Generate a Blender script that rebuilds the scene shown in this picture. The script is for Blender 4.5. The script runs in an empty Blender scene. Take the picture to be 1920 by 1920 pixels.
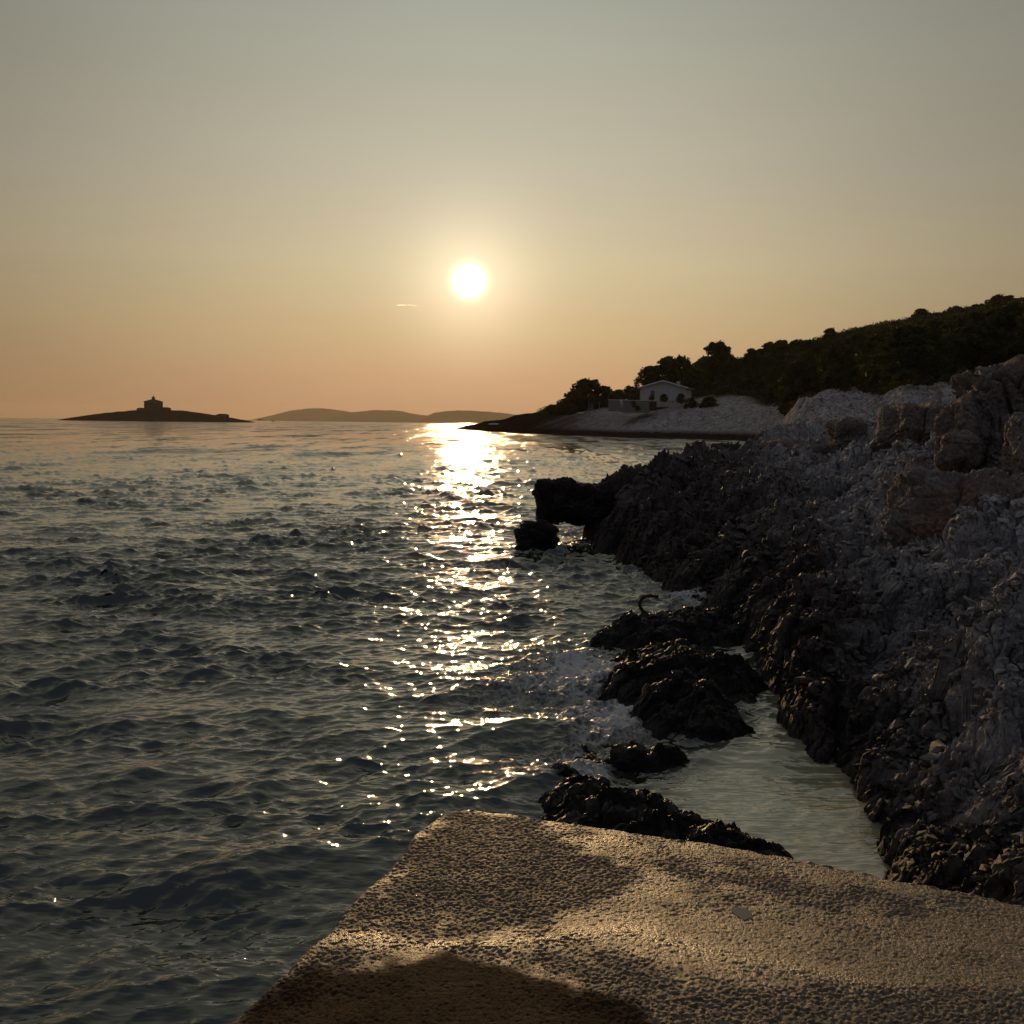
import bpy, bmesh, math, random
import numpy as np
from mathutils import Vector, Matrix

# ------------------------------------------------------------------ camera, sky, sun
SC = bpy.context.scene
COL = SC.collection
PITCH = math.radians(4.94); ROLL = math.radians(0.68); CAMZ = 2.4
cp, sp = math.cos(PITCH), math.sin(PITCH)
FW = np.array([0.0, cp, -sp]); R0 = np.array([1.0, 0, 0]); U0 = np.array([0.0, sp, cp])
RT = math.cos(ROLL) * R0 + math.sin(ROLL) * U0
UP = math.cos(ROLL) * U0 - math.sin(ROLL) * R0
CAM = np.array([0.0, 0.0, CAMZ])

cd = bpy.data.cameras.new('camera'); cd.lens = 36.0; cd.sensor_width = 36.0
cd.clip_start = 0.05; cd.clip_end = 60000.0
cam = bpy.data.objects.new('camera', cd); COL.objects.link(cam)
cam.matrix_world = Matrix(((RT[0], UP[0], -FW[0], 0), (RT[1], UP[1], -FW[1], 0), (RT[2], UP[2], -FW[2], CAMZ), (0, 0, 0, 1)))
SC.camera = cam


def ray(px, py):
    a = (px - 960.0) / 1920.0; b = (960.0 - py) / 1920.0
    return FW + a * RT + b * UP


def at(px, py, y):
    """the point seen at a pixel of the 1920 px photograph, at forward distance y"""
    d = ray(px, py); return CAM + d * (y / d[1])


def atz(px, py, z):
    d = ray(px, py); return CAM + d * ((z - CAMZ) / d[2])


SUND = ray(880, 527); SUND = SUND / np.linalg.norm(SUND)
SUN_EL = math.asin(SUND[2]); SUN_AZ = math.atan2(SUND[0], SUND[1])

W = bpy.data.worlds.new("World"); SC.world = W; W.use_nodes = True
nt = W.node_tree; N = nt.nodes; L = nt.links
bg = N['Background']; bg.inputs[1].default_value = 1.0


def nmath(nt, op, a, b=None, c=None, clamp=False):
    n = nt.nodes.new('ShaderNodeMath'); n.operation = op; n.use_clamp = clamp
    for i, v in enumerate((a, b, c)):
        if v is None: continue
        if isinstance(v, (int, float)): n.inputs[i].default_value = v
        else: nt.links.new(v, n.inputs[i])
    return n.outputs[0]


def nvec(nt, op, a, b=None, scale=None):
    n = nt.nodes.new('ShaderNodeVectorMath'); n.operation = op
    for i, v in enumerate((a, b)):
        if v is None: continue
        if isinstance(v, (tuple, list)): n.inputs[i].default_value = v
        else: nt.links.new(v, n.inputs[i])
    if scale is not None:
        if isinstance(scale, (int, float)): n.inputs['Scale'].default_value = scale
        else: nt.links.new(scale, n.inputs['Scale'])
    return n.outputs['Value'] if op in ('DOT_PRODUCT', 'LENGTH') else n.outputs[0]


def nramp(nt, fac, stops, interp='LINEAR'):
    n = nt.nodes.new('ShaderNodeValToRGB'); n.color_ramp.interpolation = interp
    el = n.color_ramp.elements
    while len(el) < len(stops): el.new(0.5)
    for e, (p, c) in zip(el, stops):
        e.position = p
        e.color = (c[0], c[1], c[2], 1) if isinstance(c, (tuple, list)) else (c, c, c, 1)
    nt.links.new(fac, n.inputs[0]); return n.outputs[0]


def nmix(nt, fac, a, b, mode='MIX'):
    n = nt.nodes.new('ShaderNodeMix'); n.data_type = 'RGBA'; n.blend_type = mode
    for idx, v in ((0, fac), (6, a), (7, b)):
        if isinstance(v, (int, float)): n.inputs[idx].default_value = v
        elif isinstance(v, (tuple, list)): n.inputs[idx].default_value = (v[0], v[1], v[2], 1)
        else: nt.links.new(v, n.inputs[idx])
    return n.outputs[2]


sky = N.new('ShaderNodeTexSky'); sky.sky_type = 'NISHITA'; sky.sun_disc = False
sky.sun_elevation = SUN_EL; sky.sun_rotation = SUN_AZ; sky.dust_density = 4.0; sky.air_density = 1.0
SKY_K = 0.05
tc = N.new('ShaderNodeTexCoord')
dirv = nvec(nt, 'NORMALIZE', tc.outputs['Generated'])
sep = N.new('ShaderNodeSeparateXYZ'); L.new(dirv, sep.inputs[0])
el = nmath(nt, 'ARCSINE', sep.outputs['Z'])
el01 = nmath(nt, 'DIVIDE', el, math.radians(90), clamp=True)
th = nmath(nt, 'ARCCOSINE', nmath(nt, 'MINIMUM', nvec(nt, 'DOT_PRODUCT', dirv, tuple(SUND)), 0.9999999))
thd = nmath(nt, 'DEGREES', th)


def gauss(sig, p=2.0):
    return nmath(nt, 'EXPONENT', nmath(nt, 'MULTIPLY', nmath(nt, 'POWER', nmath(nt, 'DIVIDE', thd, sig), p), -1.0))


d90 = 1 / 90.0
front = nramp(nt, el01, [(0.0, (.56, .275, .14)), (2.5 * d90, (.60, .335, .15)), (5 * d90, (.62, .42, .19)), (8.5 * d90, (.62, .50, .28)),
                         (13 * d90, (.53, .47, .33)), (21.5 * d90, (.42, .43, .345)), (38 * d90, (.38, .375, .285)), (1.0, (.17, .19, .20))])
fall = nmath(nt, 'ADD', 0.29, nmath(nt, 'MULTIPLY', gauss(22.0), 0.71))
fall = nmath(nt, 'MULTIPLY', fall, nmath(nt, 'ADD', 1.0, nmath(nt, 'MULTIPLY', sep.outputs['X'], 0.16)))
hi = nramp(nt, el01, [(22 * d90, 0.0), (42 * d90, 1.0)], 'EASE')
fall = nmath(nt, 'ADD', nmath(nt, 'MULTIPLY', fall, nmath(nt, 'SUBTRACT', 1.0, hi)), nmath(nt, 'MULTIPLY', hi, 0.60))
front = nvec(nt, 'SCALE', front, scale=fall)
rearf = nramp(nt, nmath(nt, 'DIVIDE', thd, 180.0), [(30 / 180, 0.0), (110 / 180, 1.0)], 'EASE')
hazec = nmix(nt, rearf, front, (.080, .086, .108))
g1 = nvec(nt, 'SCALE', (1, 1, 1), scale=gauss(2.9, 1.5)); g1 = nmix(nt, 1.0, g1, (.56, .46, .33), 'MULTIPLY')
g2 = nvec(nt, 'SCALE', (1, 1, 1), scale=gauss(0.62)); g2 = nmix(nt, 1.0, g2, (3.6, 3.6, 2.6), 'MULTIPLY')
# soft shoulder on the physical sky so that its aureole stays within the haze layer's range
ns = nvec(nt, 'SCALE', sky.outputs[0], scale=SKY_K)
nden = nvec(nt, 'ADD', nvec(nt, 'SCALE', ns, scale=14.0), (1, 1, 1))
nsc = nvec(nt, 'DIVIDE', ns, nden)
tot = nvec(nt, 'ADD', nvec(nt, 'ADD', hazec, nsc), nvec(nt, 'ADD', g1, g2))
# faint high streaks
nz = N.new('ShaderNodeTexNoise'); nz.inputs['Scale'].default_value = 2.2; nz.inputs['Detail'].default_value = 5
mp = N.new('ShaderNodeMapping'); mp.inputs['Scale'].default_value = (1, 1, 5.5); L.new(dirv, mp.inputs[0]); L.new(mp.outputs[0], nz.inputs[0])
st = nmath(nt, 'ADD', 0.93, nmath(nt, 'MULTIPLY', nz.outputs[0], 0.14))
tot = nvec(nt, 'SCALE', tot, scale=st)
L.new(tot, bg.inputs[0])
W.cycles.sampling_method = 'MANUAL'; W.cycles.sample_map_resolution = 2048

sl = bpy.data.lights.new('sun', 'SUN'); sl.energy = 1.7; sl.angle = math.radians(0.9); sl.color = (1.0, 0.62, 0.28)
sun = bpy.data.objects.new('sun', sl); COL.objects.link(sun)
sun.rotation_euler = Vector(tuple(-SUND)).to_track_quat('-Z', 'Y').to_euler()

SC.render.engine = 'CYCLES'
SC.view_settings.view_transform = 'Standard'; SC.view_settings.look = 'None'
SC.view_settings.exposure = 0.0; SC.view_settings.gamma = 1.0; SC.view_settings.use_curve_mapping = False
SC.cycles.use_denoising = True; SC.cycles.denoiser = 'OPENIMAGEDENOISE'
SC.cycles.max_bounces = 5; SC.cycles.diffuse_bounces = 2; SC.cycles.glossy_bounces = 3; SC.cycles.transmission_bounces = 3
SC.cycles.volume_bounces = 0; SC.cycles.sample_clamp_indirect = 4.0; SC.cycles.sample_clamp_direct = 0.0
SC.cycles.caustics_reflective = False; SC.cycles.caustics_refractive = False
SC.cycles.use_adaptive_sampling = True; SC.cycles.adaptive_threshold = 0.012

# ------------------------------------------------------------------ helpers


def tag(o, label=None, cat=None, group=None, kind=None):
    if label: o['label'] = label
    if cat: o['category'] = cat
    if group: o['group'] = group
    if kind: o['kind'] = kind
    return o


def empty(name, loc, rz=0.0):
    o = bpy.data.objects.new(name, None); COL.objects.link(o); o.empty_display_size = 0.2
    o.location = tuple(float(v) for v in loc); o.rotation_euler = (0, 0, rz); return o


def mesh_np(name, V, F, mat, parent=None, smooth=True, attrs=None, loc=None):
    """V (n,3) array, F (m,k) array with k = 3 or 4"""
    me = bpy.data.meshes.new(name)
    V = np.ascontiguousarray(V, dtype=np.float32); F = np.ascontiguousarray(F, dtype=np.int32)
    m, k = F.shape
    me.vertices.add(len(V)); me.vertices.foreach_set('co', V.ravel())
    me.loops.add(m * k); me.loops.foreach_set('vertex_index', F.ravel())
    me.polygons.add(m); me.polygons.foreach_set('loop_start', np.arange(0, m * k, k, dtype=np.int32))
    me.polygons.foreach_set('use_smooth', np.full(m, smooth, dtype=bool))
    for an, av in (attrs or {}).items():
        a = me.attributes.new(an, 'FLOAT', 'POINT'); a.data.foreach_set('value', np.ascontiguousarray(av, dtype=np.float32))
    me.update(calc_edges=True); me.validate(verbose=False) if False else None
    me.materials.append(mat)
    o = bpy.data.objects.new(name, me); COL.objects.link(o)
    if parent: o.parent = parent
    if loc is not None: o.location = tuple(float(v) for v in loc)
    return o


def grid_faces(nr, nc, mask=None):
    i = np.arange(nr * nc, dtype=np.int32).reshape(nr, nc)
    F = np.stack([i[:-1, :-1], i[:-1, 1:], i[1:, 1:], i[1:, :-1]], -1)
    if mask is not None:
        mk = mask[:-1, :-1] | mask[:-1, 1:] | mask[1:, 1:] | mask[1:, :-1]; F = F[mk]
    return F.reshape(-1, 4)


def compact(V, F, attrs=None):
    u, inv = np.unique(F, return_inverse=True)
    return V[u], inv.reshape(F.shape).astype(np.int32), {k: a[u] for k, a in (attrs or {}).items()}


class MB:
    """collects boxes, tubes and leaf quads into one bmesh"""
    def __init__(s): s.bm = bmesh.new()

    def box(s, c, d, rz=0.0, bev=0.0):
        m = Matrix.Translation(Vector(c)) @ Matrix.Rotation(rz, 4, 'Z') @ Matrix.Diagonal((d[0], d[1], d[2], 1))
        r = bmesh.ops.create_cube(s.bm, size=1.0, matrix=m)
        if bev:
            es = list({e for v in r['verts'] for e in v.link_edges})
            bmesh.ops.bevel(s.bm, geom=es, offset=bev, segments=2, affect='EDGES')
        return s

    def poly(s, pts):
        s.bm.faces.new([s.bm.verts.new(Vector(p)) for p in pts]); return s

    def prism(s, pts, vec):
        vec = Vector(vec); a = [s.bm.verts.new(Vector(p)) for p in pts]; b = [s.bm.verts.new(Vector(p) + vec) for p in pts]
        n = len(a); s.bm.faces.new(a); s.bm.faces.new(b[::-1])
        for i in range(n): s.bm.faces.new((a[i], b[i], b[(i + 1) % n], a[(i + 1) % n]))
        return s

    def tube(s, pts, rad, seg=8, cap=True):
        pts = [Vector(p) for p in pts]; rings = []
        for i, p in enumerate(pts):
            t = (pts[min(i + 1, len(pts) - 1)] - pts[max(i - 1, 0)]).normalized()
            q = t.to_track_quat('Z', 'Y'); r = rad[i] if isinstance(rad, (list, tuple)) else rad
            rings.append([s.bm.verts.new(p + q @ Vector((math.cos(k * math.tau / seg) * r, math.sin(k * math.tau / seg) * r, 0))) for k in range(seg)])
        for a, b in zip(rings[:-1], rings[1:]):
            for k in range(seg): s.bm.faces.new((a[k], a[(k + 1) % seg], b[(k + 1) % seg], b[k]))
        if cap: s.bm.faces.new(rings[0][::-1]); s.bm.faces.new(rings[-1])
        return s

    def build(s, name, mat, parent=None, smooth=False, loc=None):
        bmesh.ops.recalc_face_normals(s.bm, faces=s.bm.faces[:])
        me = bpy.data.meshes.new(name); s.bm.to_mesh(me); s.bm.free(); me.materials.append(mat)
        for p in me.polygons: p.use_smooth = smooth
        o = bpy.data.objects.new(name, me); COL.objects.link(o)
        if parent: o.parent = parent
        if loc is not None: o.location = tuple(float(v) for v in loc)
        return o


# ---- numpy noise
def _h2(ix, iy, seed):
    h = (ix.astype(np.uint32) * np.uint32(374761393)) ^ (iy.astype(np.uint32) * np.uint32(668265263)) ^ np.uint32((seed * 2246822519) & 0xffffffff)
    h = (h ^ (h >> np.uint32(13))) * np.uint32(1274126177); h = (h ^ (h >> np.uint32(15))) * np.uint32(2654435761)
    return (h ^ (h >> np.uint32(16)))


def _f(h): return (h & np.uint32(0xffffff)).astype(np.float32) * np.float32(1 / 16777216.0)


def noise2(x, y, seed=0):
    x = np.asarray(x, np.float32); y = np.asarray(y, np.float32)
    ix = np.floor(x).astype(np.int32); iy = np.floor(y).astype(np.int32); fx = x - ix; fy = y - iy
    ux = fx * fx * fx * (fx * (fx * 6 - 15) + 10); uy = fy * fy * fy * (fy * (fy * 6 - 15) + 10)

    def g(dx, dy):
        a = _f(_h2(ix + dx, iy + dy, seed)) * np.float32(2 * math.pi)
        return np.cos(a) * (fx - dx) + np.sin(a) * (fy - dy)
    a = g(0, 0); b = g(1, 0); c = g(0, 1); d = g(1, 1)
    a = a + (b - a) * ux; c = c + (d - c) * ux
    return (a + (c - a) * uy) * np.float32(1.5)


def ridge(x, y, seed=0): return 1 - 2 * np.abs(noise2(x, y, seed))


def fbm(x, y, seed=0, o=4, g=0.5):
    s = 0; a = 1.0
    for k in range(o):
        s = s + a * noise2(x * 2 ** k + 17.3 * k, y * 2 ** k - 9.1 * k, seed + k); a *= g
    return s


def worley(x, y, seed=0, full=False):
    """F1, F2 and a random tilted-plane height per cell"""
    x = np.asarray(x, np.float32); y = np.asarray(y, np.float32)
    ix = np.floor(x).astype(np.int32); iy = np.floor(y).astype(np.int32)
    f1 = np.full(x.shape, 9, np.float32); f2 = f1.copy(); hh = np.zeros_like(f1)
    for dx in (-1, 0, 1):
        for dy in (-1, 0, 1):
            h = _h2(ix + dx, iy + dy, seed); h2 = _h2(iy + dy, ix + dx, seed + 77)
            ox = ix + dx + _f(h) - x; oy = iy + dy + _f(h2) - y; d = ox * ox + oy * oy
            h3 = _f(h * np.uint32(747796405)); h4 = _f(h2 * np.uint32(2891336453)) * np.float32(6.2832)
            pl = h3 - 0.5 - (np.cos(h4) * ox + np.sin(h4) * oy) * np.float32(0.9)
            c = d < f1
            f2 = np.where(c, f1, np.minimum(f2, d)); hh = np.where(c, pl, hh); f1 = np.where(c, d, f1)
    return np.sqrt(f1), np.sqrt(f2), hh


def _h3(ix, iy, iz, seed): return _h2(ix + iz * 7919, iy - iz * 104729, seed)


def noise3(P, seed=0):
    P = np.asarray(P, np.float32); I = np.floor(P).astype(np.int32); f = P - I; u = f * f * f * (f * (f * 6 - 15) + 10)
    out = 0
    for dx in (0, 1):
        for dy in (0, 1):
            for dz in (0, 1):
                h = _h3(I[..., 0] + dx, I[..., 1] + dy, I[..., 2] + dz, seed)
                a = _f(h) * np.float32(6.2832); c = _f(h * np.uint32(747796405)) * 2 - 1; s = np.sqrt(1 - c * c)
                g = np.cos(a) * s * (f[..., 0] - dx) + np.sin(a) * s * (f[..., 1] - dy) + c * (f[..., 2] - dz)
                w = (u[..., 0] if dx else 1 - u[..., 0]) * (u[..., 1] if dy else 1 - u[..., 1]) * (u[..., 2] if dz else 1 - u[..., 2])
                out = out + w * g
    return out * np.float32(1.5)


def sstep(a, b, x):
    t = np.clip((x - a) / (b - a), 0, 1); return t * t * (3 - 2 * t)


def table(cols, rmin, rmax, sm=2.0, n=260, back=None):
    """surface heights given as columns of the photograph: px -> [(distance, py) ...]; returns z(x, y)"""
    us = np.array([(c[0] - 960.0) / 1920.0 for c in cols])
    lr = np.linspace(math.log(rmin), math.log(rmax), n)
    Z = []
    for c in cols:
        rr = [math.log(p[0]) for p in c[1]]
        zz = [p[2] if len(p) > 2 else at(c[0], p[1], p[0])[2] for p in c[1]]
        Z.append(np.interp(lr, rr, zz))
    Z = np.array(Z)
    ug = np.linspace(us[0], us[-1], 400)
    G = np.array([np.interp(ug, us, Z[:, j]) for j in range(n)])  # (n, 400)
    k = np.exp(-0.5 * (np.arange(-3 * int(sm + 1), 3 * int(sm + 1) + 1) / sm) ** 2); k /= k.sum(); p = len(k) // 2
    for _ in range(2):
        G = np.apply_along_axis(lambda v: np.convolve(np.pad(v, p, 'edge'), k, 'valid'), 0, G)
        G = np.apply_along_axis(lambda v: np.convolve(np.pad(v, p * 1, 'edge'), k, 'valid'), 1, G)

    def f(x, y):
        x = np.asarray(x, float); y = np.asarray(y, float)
        yy = np.maximum(y, 0.5)
        a = np.clip((x / yy - us[0]) / (us[-1] - us[0]) * 399, 0, 398.999); b = np.clip((np.log(yy) - lr[0]) / (lr[-1] - lr[0]) * (n - 1), 0, n - 1.001)
        i = a.astype(int); j = b.astype(int); fa = a - i; fb = b - j
        return (G[j, i] * (1 - fa) + G[j, i + 1] * fa) * (1 - fb) + (G[j + 1, i] * (1 - fa) + G[j + 1, i + 1] * fa) * fb
    return f


def sdist(px, py, poly):
    """signed distance to a closed polygon, positive inside"""
    d = np.full(px.shape, 1e9); ins = np.zeros(px.shape, bool); n = len(poly)
    for i in range(n):
        ax, ay = poly[i][:2]; bx, by = poly[(i + 1) % n][:2]; ex, ey = bx - ax, by - ay
        t = np.clip(((px - ax) * ex + (py - ay) * ey) / (ex * ex + ey * ey + 1e-12), 0, 1)
        d = np.minimum(d, (px - ax - t * ex) ** 2 + (py - ay - t * ey) ** 2)
        c = ((ay > py) != (by > py)) & (px < (bx - ax) * (py - ay) / (by - ay + 1e-12) + ax); ins ^= c
    return np.sqrt(d) * np.where(ins, 1, -1)


# ------------------------------------------------------------------ materials
def mat(name):
    m = bpy.data.materials.new(name); m.use_nodes = True
    return m, m.node_tree, m.node_tree.nodes['Principled BSDF']


def tnoise(nt, scale, detail=4, rough=0.55, vec=None, typ='NOISE', dist=0.0):
    n = nt.nodes.new('ShaderNodeTexNoise'); n.inputs['Scale'].default_value = scale; n.inputs['Detail'].default_value = detail
    n.inputs['Roughness'].default_value = rough; n.inputs['Distortion'].default_value = dist
    if vec is not None: nt.links.new(vec, n.inputs[0])
    return n.outputs[0]


def tvor(nt, scale, vec=None, feat='F1', out='Distance', rnd=1.0):
    n = nt.nodes.new('ShaderNodeTexVoronoi'); n.feature = feat; n.inputs['Scale'].default_value = scale; n.inputs['Randomness'].default_value = rnd
    if vec is not None: nt.links.new(vec, n.inputs[0])
    return n.outputs[out]


def geo_pos(nt): return nt.nodes.new('ShaderNodeNewGeometry').outputs['Position']


def mapped(nt, vec, sc, rot=(0, 0, 0)):
    n = nt.nodes.new('ShaderNodeMapping'); n.inputs['Scale'].default_value = sc; n.inputs['Rotation'].default_value = rot
    nt.links.new(vec, n.inputs[0]); return n.outputs[0]


def bump(nt, b, h, strength, dist, prev=None):
    n = nt.nodes.new('ShaderNodeBump'); n.inputs['Strength'].default_value = strength; n.inputs['Distance'].default_value = dist
    nt.links.new(h, n.inputs['Height'])
    if prev is not None: nt.links.new(prev, n.inputs['Normal'])
    if b is not None: nt.links.new(n.outputs[0], b.inputs['Normal'])
    return n.outputs[0]


def attr(nt, name):
    n = nt.nodes.new('ShaderNodeAttribute'); n.attribute_name = name; return n.outputs['Fac']


def rock_mat(name, light, dark, z0, z1, fine=1.0, rough_wet=0.33, spots=0.5, tint=(.30, .2, .15), zn=0.5, matte_zone=None):
    m, nt, b = mat(name); P = geo_pos(nt)
    sx = nt.nodes.new('ShaderNodeSeparateXYZ'); nt.links.new(P, sx.inputs[0])
    n1 = tnoise(nt, 0.9 * fine, 6, 0.6, P); n2 = tnoise(nt, 7.0 * fine, 6, 0.65, P); n3 = tnoise(nt, 26.0 * fine, 6, 0.7, P)
    zz = nmath(nt, 'ADD', sx.outputs['Z'], nmath(nt, 'MULTIPLY', nmath(nt, 'SUBTRACT', n1, 0.5), zn * 3))
    zz = nmath(nt, 'ADD', zz, nmath(nt, 'MULTIPLY', nmath(nt, 'SUBTRACT', n2, 0.5), zn * 1.2))
    fac = nmath(nt, 'DIVIDE', nmath(nt, 'SUBTRACT', zz, z0), z1 - z0, clamp=True)
    if matte_zone:
        fac = nmath(nt, 'ADD', nmath(nt, 'MULTIPLY', attr(nt, matte_zone), 1.6), nmath(nt, 'ADD', nmath(nt, 'MULTIPLY', nmath(nt, 'SUBTRACT', n1, 0.5), 1.5), nmath(nt, 'SUBTRACT', nmath(nt, 'MULTIPLY', n2, 1.2), .95)), clamp=True)
    lc = nmix(nt, nramp(nt, n2, [(0.35, 0.0), (0.65, 1.0)]), light, tuple(v * 0.62 for v in light))
    lc = nmix(nt, nmath(nt, 'MULTIPLY', nramp(nt, n1, [(0.5, 0.0), (0.66, 1.0)]), spots), lc, tint)
    lc = nmix(nt, nmath(nt, 'MULTIPLY', nramp(nt, n3, [(0.50, 0.0), (0.60, 1.0)]), 0.65), lc, tuple(v * 0.22 for v in light))
    dc = nmix(nt, nramp(nt, n3, [(0.4, 0.0), (0.7, 1.0)]), dark, tuple(v * 2.2 for v in dark))
    if matte_zone:
        dc = nmix(nt, nmath(nt, 'DIVIDE', nmath(nt, 'SUBTRACT', zz, .25), .7, clamp=True), dc, nmix(nt, nramp(nt, n2, [(0.4, 0.0), (0.65, 1.0)]), (.13, .105, .095), (.055, .042, .037)))
    nt.links.new(nmix(nt, fac, dc, lc), b.inputs['Base Color'])
    r = nmath(nt, 'ADD', rough_wet, nmath(nt, 'MULTIPLY', fac, 0.85 - rough_wet))
    r = nmath(nt, 'ADD', r, nmath(nt, 'MULTIPLY', nmath(nt, 'SUBTRACT', n2, 0.5), 0.4), clamp=True)
    nt.links.new(r, b.inputs['Roughness']); b.inputs['Specular IOR Level'].default_value = 0.22
    hb = nmath(nt, 'ADD', nmath(nt, 'MULTIPLY', n2, 0.7), nmath(nt, 'MULTIPLY', n3, 0.45))
    hb = nmath(nt, 'ADD', hb, nmath(nt, 'MULTIPLY', tvor(nt, 16 * fine, P), 0.35))
    bump(nt, b, hb, 0.9, 0.07 / fine)
    return m


M_SHORE = rock_mat('shore_rock', (.55, .52, .525), (.030, .022, .019), 0.55, 1.25, rough_wet=.62, tint=(.19, .13, .10), matte_zone='matte_zone')
M_REEF = rock_mat('reef_rock', (.05, .042, .036), (.014, .011, .010), 0.2, 0.8, rough_wet=0.36, spots=0.2)
M_BOULD = rock_mat('boulder_stone', (.25, .21, .19), (.03, .025, .022), 0.2, 0.9, fine=0.9, spots=0.7, tint=(.24, .12, .075))
M_HEAD = None


def simple(name, col, rough=0.7, var=0.25, sc=3.0, bmp=0.0, bd=0.01, metal=0.0, spec=0.3):
    m, nt, b = mat(name); P = geo_pos(nt); n = tnoise(nt, sc, 5, 0.6, P)
    nt.links.new(nmix(nt, n, tuple(c * (1 - var) for c in col), tuple(min(c * (1 + var), 1) for c in col)), b.inputs['Base Color'])
    b.inputs['Roughness'].default_value = rough; b.inputs['Metallic'].default_value = metal; b.inputs['Specular IOR Level'].default_value = spec
    if bmp: bump(nt, b, n, bmp, bd)
    return m


# ------------------------------------------------------------------ the sea
def poly_w(pts, z=0.0): return [tuple(atz(px, py, z)[:2]) for px, py in pts]


# waterlines of the low reefs, traced at water level (far edge first)
REEFS = [
    ('reef', poly_w([(1104, 1214), (1122, 1192), (1150, 1176), (1200, 1170), (1260, 1176), (1330, 1180), (1400, 1178), (1440, 1186), (1418, 1206), (1350, 1212), (1285, 1216), (1190, 1222), (1140, 1218)]), 0.22, 0.30,
     'low black reef carrying the rusty mooring hook, farthest of the reefs', 11),
    ('reef', poly_w([(1128, 1262), (1160, 1228), (1230, 1224), (1300, 1228), (1370, 1236), (1418, 1256), (1392, 1278), (1424, 1296), (1402, 1316), (1368, 1320), (1396, 1352), (1384, 1378), (1330, 1384), (1262, 1376), (1200, 1378), (1178, 1340), (1118, 1308)]), 0.27, 0.50,
     'broad craggy black reef between the foam and the narrow tide channel', 12),
    ('reef', poly_w([(1062, 1416), (1080, 1398), (1120, 1388), (1180, 1390), (1240, 1400), (1290, 1424), (1304, 1446), (1266, 1452), (1230, 1446), (1190, 1452), (1130, 1446), (1092, 1434)]), 0.07, 0.26,
     'small low black reef lying behind the one beside the pier', 13),
    ('reef', poly_w([(1008, 1480), (1014, 1458), (1060, 1452), (1120, 1462), (1190, 1486), (1226, 1494), (1290, 1524), (1340, 1550), (1420, 1582), (1492, 1618), (1540, 1660), (1440, 1680), (1330, 1660), (1200, 1640), (1090, 1620), (1040, 1560), (1016, 1520)]), 0.11, 0.30,
     'long dark reef running along the far edge of the concrete pier', 14),
]
PIER = [(430, 1918), (560, 1788), (606, 1752), (640, 1712), (700, 1652), (740, 1608), (790, 1556), (822, 1528), (842, 1519), (880, 1516), (940, 1521), (1010, 1533), (1100, 1546), (1240, 1566), (1370, 1587), (1490, 1608), (1580, 1626), (1660, 1646), (1740, 1659), (1830, 1675), (1890, 1690), (1940, 1700)]
PZ = 0.70
PIER_W = [tuple(atz(px, py, PZ)[:2]) for px, py in PIER]
_a = np.array(PIER_W[0]); _b = np.array(PIER_W[3]); _d = (_a - _b) / np.linalg.norm(_a - _b)
PIER_W = [tuple(_a + _d * 5.0), tuple(_a + _d * 2.0)] + PIER_W + [(3.4, 3.15), (6.0, 2.2), (6.5, -3.5)]

FOAM = [(1110, 1262, 0.75, 1.0), (1050, 1285, 0.6, .85), (985, 1300, 0.5, .6), (930, 1318, 0.35, .45), (1150, 1355, 0.34, 1.0), (1165, 1335, .28, 1.0), (1120, 1380, 0.3, .8), (1090, 1335, 0.4, .8), (1068, 1425, 0.16, 1.0),
        (1120, 1452, 0.16, 1.0), (1085, 1462, .14, .9), (1330, 1130, .55, .9), (1290, 1122, .5, .8), (1240, 1108, .5, .5), (1370, 1142, .35, 1.0), (1180, 1075, .6, .45), (1075, 1000, .7, .9), (1095, 1020, .5, .7), (1160, 1205, .35, .4),
        (980, 1440, 0.25, .4), (1000, 1420, .3, .3), (1240, 1195, .3, .3), (1225, 1085, .5, .6), (1090, 1225, .5, .45)]
FOAM_W = [(*atz(px, py, 0.0)[:2], r, s) for px, py, r, s in FOAM]


def ocean_bands(Lt, Nn, lp, hs, wdir, seed, edges, spread=3.0, lmin=0.04):
    """one tile of sea: spectrum with peak wavelength lp, split into wavelength bands; (h, dx, dy) per band"""
    rng = np.random.default_rng(seed)
    k1 = np.fft.fftfreq(Nn, d=Lt / Nn) * 2 * math.pi; kx, ky = np.meshgrid(k1, k1); k = np.hypot(kx, ky); k[0, 0] = 1e-6
    kp = 2 * math.pi / lp
    S = k ** -4.25 * np.exp(-1.25 * (kp / k) ** 2) * np.exp(-(k * lmin / 6.28) ** 2)
    c = (kx * wdir[0] + ky * wdir[1]) / k
    S = S * (0.05 + np.abs(c) ** spread); S[0, 0] = 0
    A = np.sqrt(S) * (rng.normal(size=k.shape) + 1j * rng.normal(size=k.shape))
    full = np.real(np.fft.ifft2(A)); A = A * (hs / 4.0 / full.std())
    lam = 2 * math.pi / k; out = []
    for lo, hi in edges:
        B = A * ((lam >= lo) & (lam < hi))
        h = np.real(np.fft.ifft2(B)); dx = np.real(np.fft.ifft2(-1j * kx / k * B)); dy = np.real(np.fft.ifft2(-1j * ky / k * B))
        sg = h.std(); q = np.clip(h / sg, -2.5, 3.2)
        if .1 < lo < 1: h = h + .12 * sg * (q * q - 1)          # narrow steep crests, long flat troughs
        out.append(((lo, hi), Lt, np.stack([h, dx, dy], -1).astype(np.float32)))
    return out


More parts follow.
